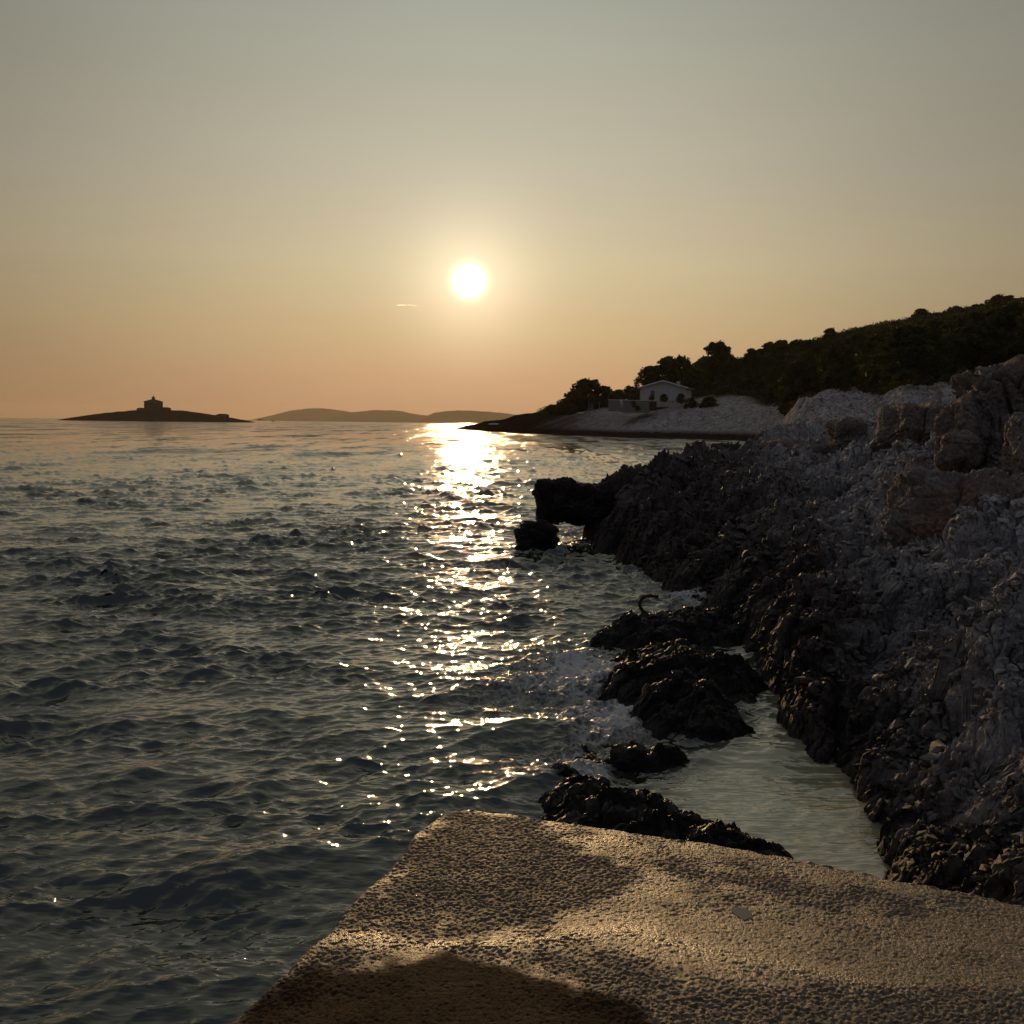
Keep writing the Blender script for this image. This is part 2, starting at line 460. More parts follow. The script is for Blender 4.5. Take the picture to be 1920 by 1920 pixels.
def tile_sample(T, Lt, x, y):
    n = T.shape[0]; a = (x / Lt * n) % n; b = (y / Lt * n) % n
    i = np.floor(a).astype(np.int32); j = np.floor(b).astype(np.int32); fa = (a - i)[..., None].astype(np.float32); fb = (b - j)[..., None].astype(np.float32)
    i %= n; j %= n; i1 = (i + 1) % n; j1 = (j + 1) % n
    return (T[j, i] * (1 - fa) + T[j, i1] * fa) * (1 - fb) + (T[j1, i] * (1 - fa) + T[j1, i1] * fa) * fb


def build_sea():
    nr, nc = 2300, 1150
    s = np.concatenate([np.linspace(2.2, 0.66, 120)[:-1], np.linspace(0.66, 0.0012, nr - 160), np.geomspace(0.00115, 0.00019, 41)])
    r = CAMZ / s; nr = len(r)
    u = np.concatenate([np.linspace(-3.2, -.80, 50), np.linspace(-0.78, 0.70, nc), np.linspace(.72, 3.0, 40)]); nc = len(u); du = np.gradient(u)[None, :]
    Rr, Uu = np.meshgrid(r, u, indexing='ij')
    X = (Uu * Rr).astype(np.float64); Y = Rr.astype(np.float64)
    cell = np.maximum(np.gradient(r)[:, None] * np.ones_like(Uu) * 0.9, Rr * du)
    wd = np.array([0.28, -1.0]); wd /= np.linalg.norm(wd); wd2 = np.array([-0.25, -1.0]); wd2 /= np.linalg.norm(wd2)
    bands = ocean_bands(23.0, 1024, 2.4, 0.165, wd, 5, [(1.3, 99), (.5, 1.3), (.22, .5), (.02, .22)], 3.2)
    bands += ocean_bands(97.0, 512, 7.5, 0.13, wd2, 8, [(2.4, 99)], 3.5)
    # calm masks: inside the channel and right behind the pier
    chan = poly_w([(1390, 1190), (1440, 1186), (1470, 1240), (1520, 1340), (1640, 1400), (1700, 1500), (1700, 1700), (1500, 1680), (1300, 1560), (1240, 1480), (1300, 1410), (1400, 1380), (1440, 1290)])
    near = (Y < 14) & (X > -1.0) & (X < 5)
    sd = np.full(X.shape, -5.0); sd[near] = sdist(X[near], Y[near], chan)
    calm = 1 - 0.68 * sstep(-0.25, 0.35, sd)
    far = 1 - 0.35 * sstep(120, 900, Y)
    # short chop comes in bursts: mostly flat sheets between small steep fronts
    e1 = noise2(X / 1.9 + .3 * Y, Y / .85 - .15 * X, 61) + .7 * noise2(X / 4.5, Y / 3.0, 63)
    env = np.exp(.9 * e1); env = (np.clip(env, .4, 1.55) * .95).astype(np.float32); del e1
    H = np.zeros(X.shape, np.float32); DX = H.copy(); DY = H.copy(); lost = np.zeros_like(H)
    for bi, ((lo, hi), Lt, T) in enumerate(bands):
        wl = min(hi, 3.0 if Lt < 50 else 12.0); wl = max(lo, 0.1) * 1.3 if hi > 50 else (lo + hi) * .5
        w = (1 - sstep(wl * 0.8, wl * 2.6, cell)).astype(np.float32)
        a = 0.31 if Lt > 50 else 0.12
        xs = X * math.cos(a) + Y * math.sin(a); ys = -X * math.sin(a) + Y * math.cos(a)
        if bi == 4: xs, ys = X + 31, Y + 7
        m = w > 0.001; rows = m.any(1); r0 = np.nonzero(rows)[0]; r0, r1 = r0.min(), r0.max() + 1
        D = tile_sample(T, Lt, xs[r0:r1], ys[r0:r1]) * w[r0:r1, :, None] * (.42, 1.30, 1.8, 2.8, .7)[bi]
        if bi in (0, 1, 2, 3): D *= env[r0:r1, :, None]
        if bi == 4:
            dx, dy = D[..., 1], D[..., 2]
        else:
            dx = D[..., 1] * math.cos(a) - D[..., 2] * math.sin(a); dy = D[..., 1] * math.sin(a) + D[..., 2] * math.cos(a)
        H[r0:r1] += D[..., 0]; DX[r0:r1] += dx; DY[r0:r1] += dy
        if bi in (1, 2, 3): lost += (1 - w) * (0.5, 0.3, 0.2)[bi - 1]
    # gusts
    gust = (0.90 + 0.45 * noise2(X / 2.2, Y / 3.2, 33) + 0.35 * noise2(X / 9.0, Y / 16.0, 3) + 0.2 * noise2(X / 40.0, Y / 90.0, 4)).astype(np.float32)
    amp = (calm * far * np.clip(gust, 0.45, 1.2)).astype(np.float32)
    H *= amp; ch = -.72 * amp
    # foam and the swell humping up over the reefs
    foam = np.zeros_like(H)
    nb = (Y < 26) & (X > -3) & (X < 8)
    xn, yn = X[nb], Y[nb]; fo = np.zeros(xn.shape)
    for fx, fy, fr, fs in FOAM_W:
        q = ((xn - fx) ** 2 + ((yn - fy) / 1.5) ** 2) / (fr * fr)
        fo = np.maximum(fo, fs * np.exp(-q * 0.9))
    for rf in REEFS[:3]:
        dd = sdist(xn, yn, rf[1]); west = 1 - sstep(-0.2, 1.6, xn - min(p[0] for p in rf[1]))
        fo = np.maximum(fo, 0.55 * np.exp(-(dd / 0.16) ** 2) * west)
    foam[nb] = fo
    lump = fbm(xn * 5.5, yn * 5.5, 21, 4, .6) * 0.045 + ridge(xn * 2.2, yn * 3.0, 25) * 0.03
    Hn = H[nb]; Hn += (lump * np.clip(fo * 1.3, 0, 1)).astype(np.float32); H[nb] = Hn
    # one steep swell in front of the reefs, and one rolling past the pier's corner
    for (cx, cy, ax, ay, hh, sk) in ((*atz(930, 1375, 0)[:2], 0.8, 0.22, 0.07, 0.25), (*atz(880, 1490, 0)[:2], 0.6, 0.16, 0.06, .35), (*atz(650, 1560, 0)[:2], 1.0, .25, .05, .3), (*atz(450, 1640, 0)[:2], 1.1, .3, .05, .2)):
        px_ = xn - cx; py_ = yn - cy - sk * px_
        H[nb] += (hh * np.exp(-(px_ / ax) ** 2 - (py_ / ay) ** 2)).astype(np.float32)
    V = np.stack([X + DX * ch, Y + DY * ch, H], -1).reshape(-1, 3)
    F = grid_faces(nr, nc)[:, ::-1]
    # also a plain skirt of water behind and beside the viewer
    m, nt, b = mat('sea_water')
    P = geo_pos(nt); fm = attr(nt, 'foam'); lo = attr(nt, 'unresolved')
    # fine ripples
    w1 = tnoise(nt, 1.0, 3, 0.55, mapped(nt, P, (2.6, 9.0, 5), (0, 0, -0.22)))
    w2 = tnoise(nt, 1.0, 3, 0.6, mapped(nt, P, (1.3, 2.6, 1.5), (0, 0, -0.15)))
    w3 = tnoise(nt, 1.0, 2, 0.5, mapped(nt, P, (9, 30, 20), (0, 0, -0.1)))
    h = nmath(nt, 'ADD', nmath(nt, 'MULTIPLY', w1, 0.013), nmath(nt, 'MULTIPLY', nmath(nt, 'MULTIPLY', w2, 0.10), lo))
    h = nmath(nt, 'ADD', h, nmath(nt, 'MULTIPLY', w3, 0.0035))
    h = nmath(nt, 'ADD', h, nmath(nt, 'MULTIPLY', nmath(nt, 'MULTIPLY', w1, 0.022), lo))
    # lacy foam
    fn = tnoise(nt, 4.5, 8, 0.74, P, dist=0.8); fv = tvor(nt, 9.0, nvec(nt, 'ADD', P, nvec(nt, 'SCALE', tnoise(nt, 6.0, 3, .6, P) and nt.nodes[-1].outputs['Color'], scale=0.25)), 'DISTANCE_TO_EDGE')
    lace = nmath(nt, 'SUBTRACT', 1.0, nmath(nt, 'MULTIPLY', fv, 3.0), clamp=True)
    ff = nmath(nt, 'ADD', nmath(nt, 'MULTIPLY', fm, 1.15), nmath(nt, 'MULTIPLY', nmath(nt, 'SUBTRACT', fn, 0.5), 1.6))
    ff = nmath(nt, 'ADD', ff, nmath(nt, 'MULTIPLY', nmath(nt, 'SUBTRACT', lace, 0.6), 0.5))
    fac = nramp(nt, ff, [(0.52, 0.0), (1.0, 1.0)])
    fac = nmath(nt, 'MULTIPLY', fac, nramp(nt, fm, [(0.08, 0.0), (0.25, 1.0)]))
    deep = nmix(nt, tnoise(nt, .35, 3, .5, P), (.005, .010, .007), (.012, .022, .013))
    deep = nmix(nt, attr(nt, 'channel_sheen'), deep, (.30, .29, .19))  # channel's reflected sky brightness painted in as a pale water colour
    nt.links.new(nmix(nt, fac, deep, (.60, .57, .56)), b.inputs['Base Color'])
    b.inputs['IOR'].default_value = 1.88; b.inputs['Specular IOR Level'].default_value = 0.5
    rg = nmath(nt, 'ADD', nmath(nt, 'ADD', 0.045, nmath(nt, 'MULTIPLY', lo, 0.03)), nmath(nt, 'MULTIPLY', fac, 0.6))
    nt.links.new(rg, b.inputs['Roughness'])
    h = nmath(nt, 'ADD', h, nmath(nt, 'MULTIPLY', nmath(nt, 'MULTIPLY', fn, fac), 0.03))
    bn = bump(nt, None, h, 1.0, 1.0)
    # facets too small for the mesh at a distance: tilt the normal by world-space noise
    tl = None
    for sc_, am_ in (((2.2, 2.6, 2), 0.75), ((.55, .16, .5), 1.1), ((.30, .06, .3), 1.0), ((.10, .016, .1), 0.9)):
        n = nt.nodes.new('ShaderNodeTexNoise'); n.inputs['Scale'].default_value = 1.0; n.inputs['Detail'].default_value = 2
        nt.links.new(mapped(nt, P, sc_, (0, 0, -.12)), n.inputs[0])
        v = nvec(nt, 'SCALE', nvec(nt, 'SUBTRACT', n.outputs['Color'], (.5, .5, .5)), scale=am_)
        tl = v if tl is None else nvec(nt, 'ADD', tl, v)
    tl = nvec(nt, 'MULTIPLY', nvec(nt, 'SCALE', tl, scale=lo), (.7, 1.5, 0))
    nt.links.new(nvec(nt, 'NORMALIZE', nvec(nt, 'ADD', bn, tl)), b.inputs['Normal'])
    o = mesh_np('sea', V, F, m, attrs={'channel_sheen': ((1 - calm) / .68).ravel(), 'foam': foam.ravel(), 'unresolved': np.clip(lost, 0, 1).ravel()})
    tag(o, kind='structure')


build_sea()


# ------------------------------------------------------------------ rock surfaces
def rock_detail(x, y, cell, seed=0, big=1.0, rub=1.0, an=0.75):
    """karst limestone: tilted broken blocks, down-slope flutes and sharp small ridges"""
    x = np.asarray(x, np.float32); y = np.asarray(y, np.float32); cell = np.asarray(cell, np.float32)
    wx = x + 0.20 * noise2(x * .8, y * .8, seed + 1) + .025 * noise2(x * 4, y * 4, seed + 31); wy = y + 0.20 * noise2(x * .8 + 9, y * .8, seed + 2) + .025 * noise2(x * 4, y * 4 + 5, seed + 32)
    ca, sa = math.cos(an), math.sin(an); s = wx * ca + wy * sa; t = -wx * sa + wy * ca

    def att(l): return 1 - sstep(l * 0.35, l * 0.9, cell)
    h = big * 0.26 * (ridge(wx / 2.3, wy / 2.3, seed + 3) - .4)
    h += big * 0.13 * (ridge(s / 2.4, t / 0.8, seed + 4) - .4)
    f1, f2, pl = worley(s / 2.6, t / 1.25, seed + 14)
    h += big * (0.26 * pl - 0.24 * np.exp(-(f2 - f1) * 18)) + big * .02
    f1, f2, pl = worley(s / 1.1, t / 0.55, seed + 15)
    h += big * (0.17 * pl - 0.12 * np.exp(-(f2 - f1) * 14)) + big * .02
    f1, f2, pl = worley(s / 0.46, t / 0.22, seed + 5)
    h += rub * (0.12 * pl - 0.07 * np.exp(-(f2 - f1) * 14) + .01) * att(.25)
    f1, f2, pl = worley(s / 0.19 + .3 * wy, t / 0.10, seed + 7)
    h += rub * (0.062 * pl - 0.035 * np.exp(-(f2 - f1) * 12) + .006) * att(.12)
    f1, f2, pl = worley(wx / 0.085, wy / 0.062, seed + 17)
    h += rub * (0.034 * pl - 0.014 * np.exp(-(f2 - f1) * 9)) * att(.07)
    f1, f2, pl = worley(wx / 0.036, wy / 0.030, seed + 18)
    h += rub * 0.016 * pl * att(.035)
    h += 0.018 * (ridge(s / 0.6, t / 0.16, seed + 6) - .4) * att(.2)
    h += 0.008 * ridge(wx / 0.04, wy / 0.04, seed + 9) * att(.04)
    return h


shore_cols = [
    (1085, [(17, 0, -.9), (20, 0, -.8), (21.5, 0, -.5), (23, 0, -.9), (40, 0, -1.2)]),
    (1112, [(17, 0, -.9), (19.6, 0, -.2), (20.5, 0, .55), (22.0, 925), (23.5, 0, .3), (26, 0, -1), (40, 0, -1.2)]),
    (1150, [(15, 0, -.9), (18.6, 0, -.3), (19.6, 1000), (21.0, 945), (22.5, 918), (25, 0, .2), (28, 0, -1), (40, 0, -1.2)]),
    (1230, [(12, 0, -.9), (15.2, 0, -.3), (15.9, 1070), (18, 975), (21, 905), (24.5, 884), (27, 0, .3), (30, 0, -1), (40, 0, -1.2)]),
    (1300, [(10, 0, -.9), (13.2, 0, -.3), (14.0, 1110), (15, 1050), (19, 955), (24, 880), (27, 858), (30, 0, .3), (34, 0, -1), (40, 0, -1.2)]),
    (1400, [(7, 0, -.9), (10.8, 0, -.3), (11.5, 1180), (12.3, 1125), (16, 1000), (20, 920), (25, 862), (29, 838), (33, 0, .5), (38, 0, -1), (46, 0, -1)]),
    (1450, [(6, 0, -.9), (9.3, 0, -.3), (9.8, 1250), (10.6, 1180), (13, 1060), (17, 960), (22, 885), (29, 818), (34, 0, 1), (42, 0, -1), (60, 0, -1)]),
    (1500, [(5, 0, -.9), (7.5, 0, -.3), (8.0, 1345), (8.7, 1270), (10, 1180), (13, 1050), (17, 950), (23, 870), (30, 815), (36, 0, 1.2), (46, 0, -1), (60, 0, -1)]),
    (1560, [(5, 0, -.9), (6.9, 0, -.3), (7.5, 1372), (8.2, 1300), (9.8, 1180), (12.5, 1060), (17, 940), (23, 862), (29, 805), (36, 0, 1.2), (50, 0, -.5), (60, 0, -.5)]),
    (1610, [(4.5, 0, -.9), (6.3, 0, -.35), (6.9, 1430), (7.6, 1340), (9.2, 1200), (12, 1060), (16, 940), (21, 872), (27, 800), (34, 0, 1.6), (50, 0, .5), (60, 0, .5)]),
    (1650, [(4.0, 0, -.5), (5.3, 0, -.15), (5.8, 1545), (6.7, 1420), (8.6, 1240), (11.5, 1080), (15, 960), (20, 880), (26, 800), (32, 0, 2), (50, 0, 1), (60, 0, 1)]),
    (1700, [(3.5, 0, -.4), (4.6, 0, .0), (5.5, 1550), (6.5, 1400), (8.2, 1250), (11, 1090), (14.5, 975), (19, 885), (25, 805), (32, 0, 2.4), (60, 0, 2)]),
    (1800, [(3.2, 0, .1), (4.3, 0, .3), (5.2, 1520), (6.1, 1390), (7.4, 1250), (9.4, 1120), (12, 1005), (14.5, 910), (18, 850), (24, 800), (32, 0, 2.8), (60, 0, 3)]),
    (1920, [(2.6, 0, .45), (3.6, 0, .55), (4.5, 1550), (5.5, 1400), (6.6, 1270), (8.2, 1140), (10, 1030), (12, 940), (14.5, 870), (18, 820), (24, 780), (40, 0, 4), (60, 0, 5)]),
    (2200, [(2.2, 0, .6), (3.6, 0, .75), (5, 0, 1.0), (7, 0, 1.3), (10, 0, 1.9), (14, 0, 2.6), (20, 0, 3.4), (40, 0, 5), (60, 0, 6)]),
    (2700, [(2, 0, .8), (3.6, 0, 1.1), (5, 0, 1.4), (7, 0, 1.8), (10, 0, 2.4), (14, 0, 3.2), (20, 0, 4.4), (40, 0, 6), (60, 0, 7)]),
]
shore_z = table(shore_cols, 2.2, 60, 2.2, 300)


def build_shore():
    nc, nr = 1530, 2250
    u = np.concatenate([np.linspace(0.05, 0.56, 1300), np.linspace(0.562, 0.9, nc - 1380), np.geomspace(.91, 5.5, 80)])
    r = np.exp(np.linspace(math.log(1.2), math.log(58), nr))
    Rr, Uu = np.meshgrid(r, u, indexing='ij'); X = Uu * Rr; Y = Rr
    cell = Rr * (r[1] / r[0] - 1) * 0.8
    z0 = shore_z(X, Y)
    det = rock_detail(X, Y, cell, 100)
    a = 0.6 + 0.4 * sstep(-0.2, 0.6, z0) + 0.35 * sstep(9, 22, Y) * sstep(.2, .9, z0)
    a *= 0.45 + .55 * sstep(3.5, 6, Y)
    Z = z0 + det * a - 0.03
    # small sideways shove so that edges overhang
    s = 0.10 * sstep(-.3, .4, z0)
    X2 = X + s * noise2(X * 2.1 + Z * 2.0, Y * 2.1, 201) + .3 * s * noise2(X * 9 + Z * 9, Y * 9, 205); Y2 = Y + s * noise2(X * 2.1, Y * 2.1 + Z * 2.5, 203) + .3 * s * noise2(X * 9, Y * 9 + Z * 9, 206)
    # keep clear of the pier
    nearp = Y < 8
    dp = np.full(X.shape, -9.0); dp[nearp] = sdist(X2[nearp], Y2[nearp], PIER_W)
    Z = np.where(dp > -0.05, np.minimum(Z, 0.45), Z)
    keep = (Z > -0.45)
    F = grid_faces(nr, nc, keep)
    dl = [tuple(at(px, py, y)[:2]) for px, py, y in ((1380, 835, 30), (1440, 900, 21), (1520, 980, 15.5), (1600, 1060, 12), (1700, 1180, 8.8), (1790, 1290, 6.8), (1900, 1440, 5.4), (2100, 1700, 4.2))]
    dl += [(40, 4), (60, 60), (9, 60)]
    sd = sdist(X.ravel(), Y.ravel(), dl).reshape(X.shape)
    matte_zone = sstep(-1.5, 1.5, sd / (.55 + Y / 22) + .5 * noise2(X / 1.1, Y / 1.1, 909))  # paler dry rock inland of the line
    V, F, A = compact(np.stack([X2, Y2, Z], -1).reshape(-1, 3), F, {'matte_zone': matte_zone.ravel()})
    tag(mesh_np('rocky_shore', V, F, M_SHORE, attrs=A, smooth=False), kind='structure')


build_shore()


def build_rubble():
    """countless broken angular stones lying on and wedged into the shore"""
    rng = np.random.default_rng(404); n = 40000
    bm = bmesh.new(); bmesh.ops.create_icosphere(bm, subdivisions=1, radius=1.0)
    V0 = np.array([v.co[:] for v in bm.verts]); F0 = np.array([[v.index for v in f.verts] for f in bm.faces]); bm.free()
    prot = []
    for k in range(14):
        nr_ = rng.normal(size=(9, 3)); nr_ /= np.linalg.norm(nr_, axis=1)[:, None]; hh = rng.uniform(.45, 1.0, 9)
        q = np.maximum(V0 @ nr_.T / hh, 0.0); rad = np.minimum(1 / np.max(q, 1).clip(.5), 1.3) * rng.uniform(.8, 1.25, len(V0)); prot.append(V0 * rad[:, None])
    prot = np.array(prot)
    u = rng.uniform(.10, .56, n); y = np.exp(rng.uniform(math.log(4.2), math.log(27), n)); x = u * y
    z0 = shore_z(x, y); det = rock_detail(x, y, np.full(n, .01), 100)
    a = 0.6 + 0.4 * sstep(-0.2, 0.6, z0) + 0.35 * sstep(9, 22, y) * sstep(.2, .9, z0); z = z0 + det * a * (.45 + .55 * sstep(3.5, 6, y)) - .03
    dl = [tuple(at(px, py, yy)[:2]) for px, py, yy in ((1380, 835, 30), (1440, 900, 21), (1520, 980, 15.5), (1600, 1060, 12), (1700, 1180, 8.8), (1790, 1290, 6.8), (1900, 1440, 5.4), (2100, 1700, 4.2))] + [(40, 4), (60, 60), (9, 60)]
    sd = sdist(x, y, dl); matte_zone = sstep(-1.5, 1.5, sd / (.55 + y / 22) + .5 * noise2(x / 1.1, y / 1.1, 909))
    dens = noise2(x / .9, y / .9, 77) * .5 + .5
    k = (z > .12) & (rng.uniform(0, 1, n) < (.45 + .55 * matte_zone) * (.45 + 1.1 * dens)) & (sdist(x, y, PIER_W) < -.12)
    x, y, z, matte_zone = x[k], y[k], z[k], matte_zone[k]; n = len(x)
    s = y ** .75 * .0044 * np.exp(rng.normal(0, .45, n)); s = np.clip(s, .008, .075)
    sc = np.stack([s * rng.uniform(1.1, 2.4, n), s * rng.uniform(.7, 1.2, n), s * rng.uniform(.5, 1.0, n)], -1)
    P = prot[rng.integers(0, 14, n)] * sc[:, None, :]
    an = .85 + rng.normal(0, .45, n); tx = rng.normal(-.18, .3, n); ty = rng.normal(-.1, .3, n)
    def rot(P, i, j, t):
        c, s_ = np.cos(t)[:, None], np.sin(t)[:, None]; A, B = P[:, :, i].copy(), P[:, :, j].copy(); P[:, :, i] = A * c - B * s_; P[:, :, j] = A * s_ + B * c
    rot(P, 0, 2, tx); rot(P, 1, 2, ty); rot(P, 0, 1, an)
    P += np.stack([x, y, z - s * .12], -1)[:, None, :]
    F = (F0[None] + (np.arange(n) * len(V0))[:, None, None]).reshape(-1, 3)
    tag(mesh_np('rubble', P.reshape(-1, 3), F, M_SHORE, smooth=False, attrs={'matte_zone': np.repeat(matte_zone, len(V0))}), 'broken angular limestone rubble strewn over the rocky shore', 'rubble', kind='stuff')


build_rubble()


def build_reef(name, poly, h, slope, label, seed):
    P = np.array(poly); x0, y0 = P.min(0) - 0.35; x1, y1 = P.max(0) + 0.35
    st = 0.011 if y0 < 9 else 0.014
    xs = np.arange(x0, x1, st); ys = np.arange(y0, y1, st); X, Y = np.meshgrid(xs, ys)
    wx = X + .10 * noise2(X * 2.5, Y * 2.5, seed) + .05 * noise2(X * 7, Y * 7, seed + 1); wy = Y + .10 * noise2(X * 2.5 + 7, Y * 2.5, seed + 2) + .05 * noise2(X * 7 + 3, Y * 7, seed + 3)
    d = sdist(wx, wy, poly)
    z = h * (1 - np.exp(-np.maximum(d, 0) / slope * 1.6)) * 1.15 + np.minimum(d, 0) * 1.3
    am = 0.45 + .3 * sstep(0, .3, d)
    Z = z + rock_detail(X, Y, st, seed * 13, 0.5, .9, .5) * am - 0.01
    X2 = X + .05 * noise2(X * 5 + Z * 4, Y * 5, seed + 5); Y2 = Y + .05 * noise2(X * 5, Y * 5 + Z * 5, seed + 6)
    dp = sdist(X2, Y2, PIER_W)
    Z = np.where(dp > -0.04, np.minimum(Z, 0.42), Z); Z = np.where(dp > -.1, np.minimum(Z, .60), Z)
    F = grid_faces(len(ys), len(xs), Z > -0.30)
    c = np.array([P[:, 0].mean(), P[:, 1].mean(), 0.0])
    V, F, _ = compact(np.stack([X2, Y2, Z], -1).reshape(-1, 3) - c, F)
    o = mesh_np(name, V, F, M_REEF, loc=c, smooth=False)
    tag(o, label, 'reef rock', 'low black reefs off the shore')


for n_, p_, h_, s_, l_, sd_ in REEFS: build_reef(n_, p_, h_, s_, l_, sd_)


# free standing rocks: a sphere cut by random planes, then roughened
def ico(sub):
    bm = bmesh.new(); bmesh.ops.create_icosphere(bm, subdivisions=sub, radius=1.0)
    V = np.array([v.co[:] for v in bm.verts]); F = np.array([[v.index for v in f.verts] for f in bm.faces]); bm.free(); return V, F


ICO = {k: ico(k) for k in (3, 6, 7)}


def rock_shape(sub, seed, dims, planes=22, rough=0.10, crack=0.06, soft=22.0, fr=1.0, knob=0.0, box=0.8):
    V, F = ICO[sub]; rng = np.random.default_rng(seed)
    nrm = rng.normal(size=(planes, 3)); nrm /= np.linalg.norm(nrm, axis=1)[:, None]; hh = rng.uniform(0.66, 1.0, planes)
    B = np.sign(V) * np.abs(V) ** box; B /= np.max(np.abs(B), 1)[:, None] ** .5
    Vn = B / np.linalg.norm(B, axis=1)[:, None]
    q = np.maximum(Vn @ nrm.T / hh, 0.0); rad = 1.0 / (np.sum(q ** soft, 1) + 0.55 ** soft) ** (1 / soft)
    rad = np.minimum(rad, 1.2)
    P = B * rad[:, None] * np.array(dims)
    S = P * fr + seed * 3.7
    n = noise3(S * 1.4, seed); n2 = noise3(S * 3.6, seed + 1); n3 = noise3(S * 9.0, seed + 2); n4 = noise3(S * 22.0, seed + 3)
    disp = rough * (0.9 * n + 0.42 * (1 - 2 * np.abs(n2)) + 0.36 * (1 - 2 * np.abs(n3)) + 0.22 * (1 - 2 * np.abs(n4)))
    # straight fractures, wavering a little
    m = min(dims)
    for k in range(13):
        a = rng.normal(size=3) * np.array([1, .6, .8]); a /= np.linalg.norm(a); d = rng.uniform(-.75, .75) * m
        t = P @ a - d + .10 * m * n2 + .03 * m * n3
        w = .018 * m * rng.uniform(.6, 2.2); on = sstep(-.25, .05, noise3(S * .9 + k * 5.1, seed + 40 + k))
        disp -= crack * rng.uniform(.6, 1.6) * np.exp(-(t / w) ** 2) * on
        disp += np.where(t > 0, .5, -.5) * rough * rng.uniform(-.5, .5) * on
    disp += knob * np.maximum(n2, 0)
    return P + V * disp[:, None] * m, F


def rock_thing(name, px, py, y, wpx, hpx, depth, seed, m, label, cat, group=None, sub=6, rz=0.0, **kw):
    c = at(px, py, y); hx = wpx / 1920 * y / 2; hz = hpx / 1920 * y / 2
    V, F = rock_shape(sub, seed, (hx * .92, depth, hz * 1.0), **kw)
    if rz:
        a = math.cos(rz), math.sin(rz); V = np.stack([V[:, 0] * a[0] - V[:, 1] * a[1], V[:, 0] * a[1] + V[:, 1] * a[0], V[:, 2]], -1)
    base = np.array([0, 0, -hz]); o = mesh_np(name, V - base, F, m, loc=c + base)
    return tag(o, label, cat, group)


M_POINT = rock_mat('wet_headrock', (.07, .05, .042), (.02, .013, .011), 0.5, 1.6, rough_wet=.4, spots=.2)
rock_thing('sea_rock', 1066, 936, 21.2, 128, 66, 0.8, 31, M_POINT, 'dark overhanging rock jutting out over the water at the tip of the shore', 'sea rock', sub=7, rough=.34, crack=.12, fr=2.6, knob=.2)
rock_thing('sea_rock', 1150, 950, 21.4, 96, 84, 0.8, 39, M_POINT, 'dark rock joining the overhanging tip to the rocky shore', 'sea rock', sub=7, rough=.3, crack=.12, fr=2.6, knob=.2)
rock_thing('sea_rock', 1012, 1008, 19.9, 66, 62, 0.35, 33, M_POINT, 'small black rock in the surf under the overhanging tip', 'sea rock', sub=7, rough=.30, crack=.1, fr=3.2, knob=.2)

BG = 'big fractured boulders above the shore on the right'
rock_thing('boulder', 1902, 795, 15.6, 212, 200, 1.0, 41, M_BOULD, 'tallest cracked boulder at the right edge of the photo', 'boulder', BG, sub=7, rough=.17, crack=.20, fr=1.5, box=.40)
rock_thing('boulder', 1815, 806, 15.4, 100, 120, .6, 42, M_BOULD, 'leaning pale slab against the left side of the tallest boulder', 'boulder', BG, sub=6, rough=.22, crack=.16, fr=1.7, box=.65)
rock_thing('boulder', 1722, 800, 19.5, 106, 80, 1.0, 43, M_BOULD, 'dark brown layered boulder below the thick shrubs, left of the leaning slab', 'boulder', BG, sub=6, rough=.22, crack=.16, fr=1.7, box=.65)
rock_thing('boulder', 1926, 838, 12.6, 90, 120, .5, 44, M_BOULD, 'pinkish boulder half cut by the frame below the tallest one', 'boulder', BG, sub=6, rough=.22, crack=.16, fr=1.7, box=.65)
rock_thing('boulder', 1588, 822, 25.0, 62, 62, .7, 45, M_BOULD, 'rounded reddish boulder on the crest in front of the white rubble slope', 'boulder', BG, sub=6, rough=.22, crack=.16, fr=1.7, box=.65)
rock_thing('boulder', 1792, 850, 14.2, 70, 66, .4, 46, M_BOULD, 'small tan boulder tucked under the leaning slab', 'boulder', BG, sub=6, rough=.22, crack=.16, fr=1.7, box=.65)
rock_thing('boulder', 1835, 1010, 12.2, 340, 290, 1.3, 47, M_BOULD, 'broad rounded brown rock hump with a net of fine cracks', 'boulder', BG, sub=7, rough=.12, crack=.10, fr=1.4, box=1.0)
rock_thing('boulder', 1512, 852, 25.5, 140, 44, 1.2, 48, M_BOULD, 'wide reddish rock ledge at the left end of the crest by the bay', 'boulder', BG, sub=6, rough=.3, crack=.16, fr=1.7, box=.7)

# crest knobs along the dark spur
for k, (px, py, y, w, h, lb) in enumerate([(1190, 912, 23.5, 50, 36, 'dark knob on the spur nearest the overhanging tip'), (1243, 898, 24, 36, 32, 'rounded dark knob standing third from the spur tip'),
                                           (1286, 876, 25.5, 34, 26, 'small pointed knob in the middle of the dark spur'), (1352, 850, 27.5, 40, 30, 'flat-topped block on the upper part of the dark spur'),
                                           (1398, 848, 27.5, 36, 26, 'round block beside the water gap at the top of the spur')]):
    rock_thing('crest_rock', px, py, y, w, h, .45, 60 + k, M_POINT, lb, 'rock', 'rock knobs along the crest of the dark spur', sub=6, rough=.35, crack=.12, fr=2.4)

# ------------------------------------------------------------------ the concrete pier
def pier_z(x, y): return 0.0035 * noise2(np.asarray(x) * 1.2, np.asarray(y) * 1.6, 303) + .002 * noise2(np.asarray(x) * 4, np.asarray(y) * 6, 304)


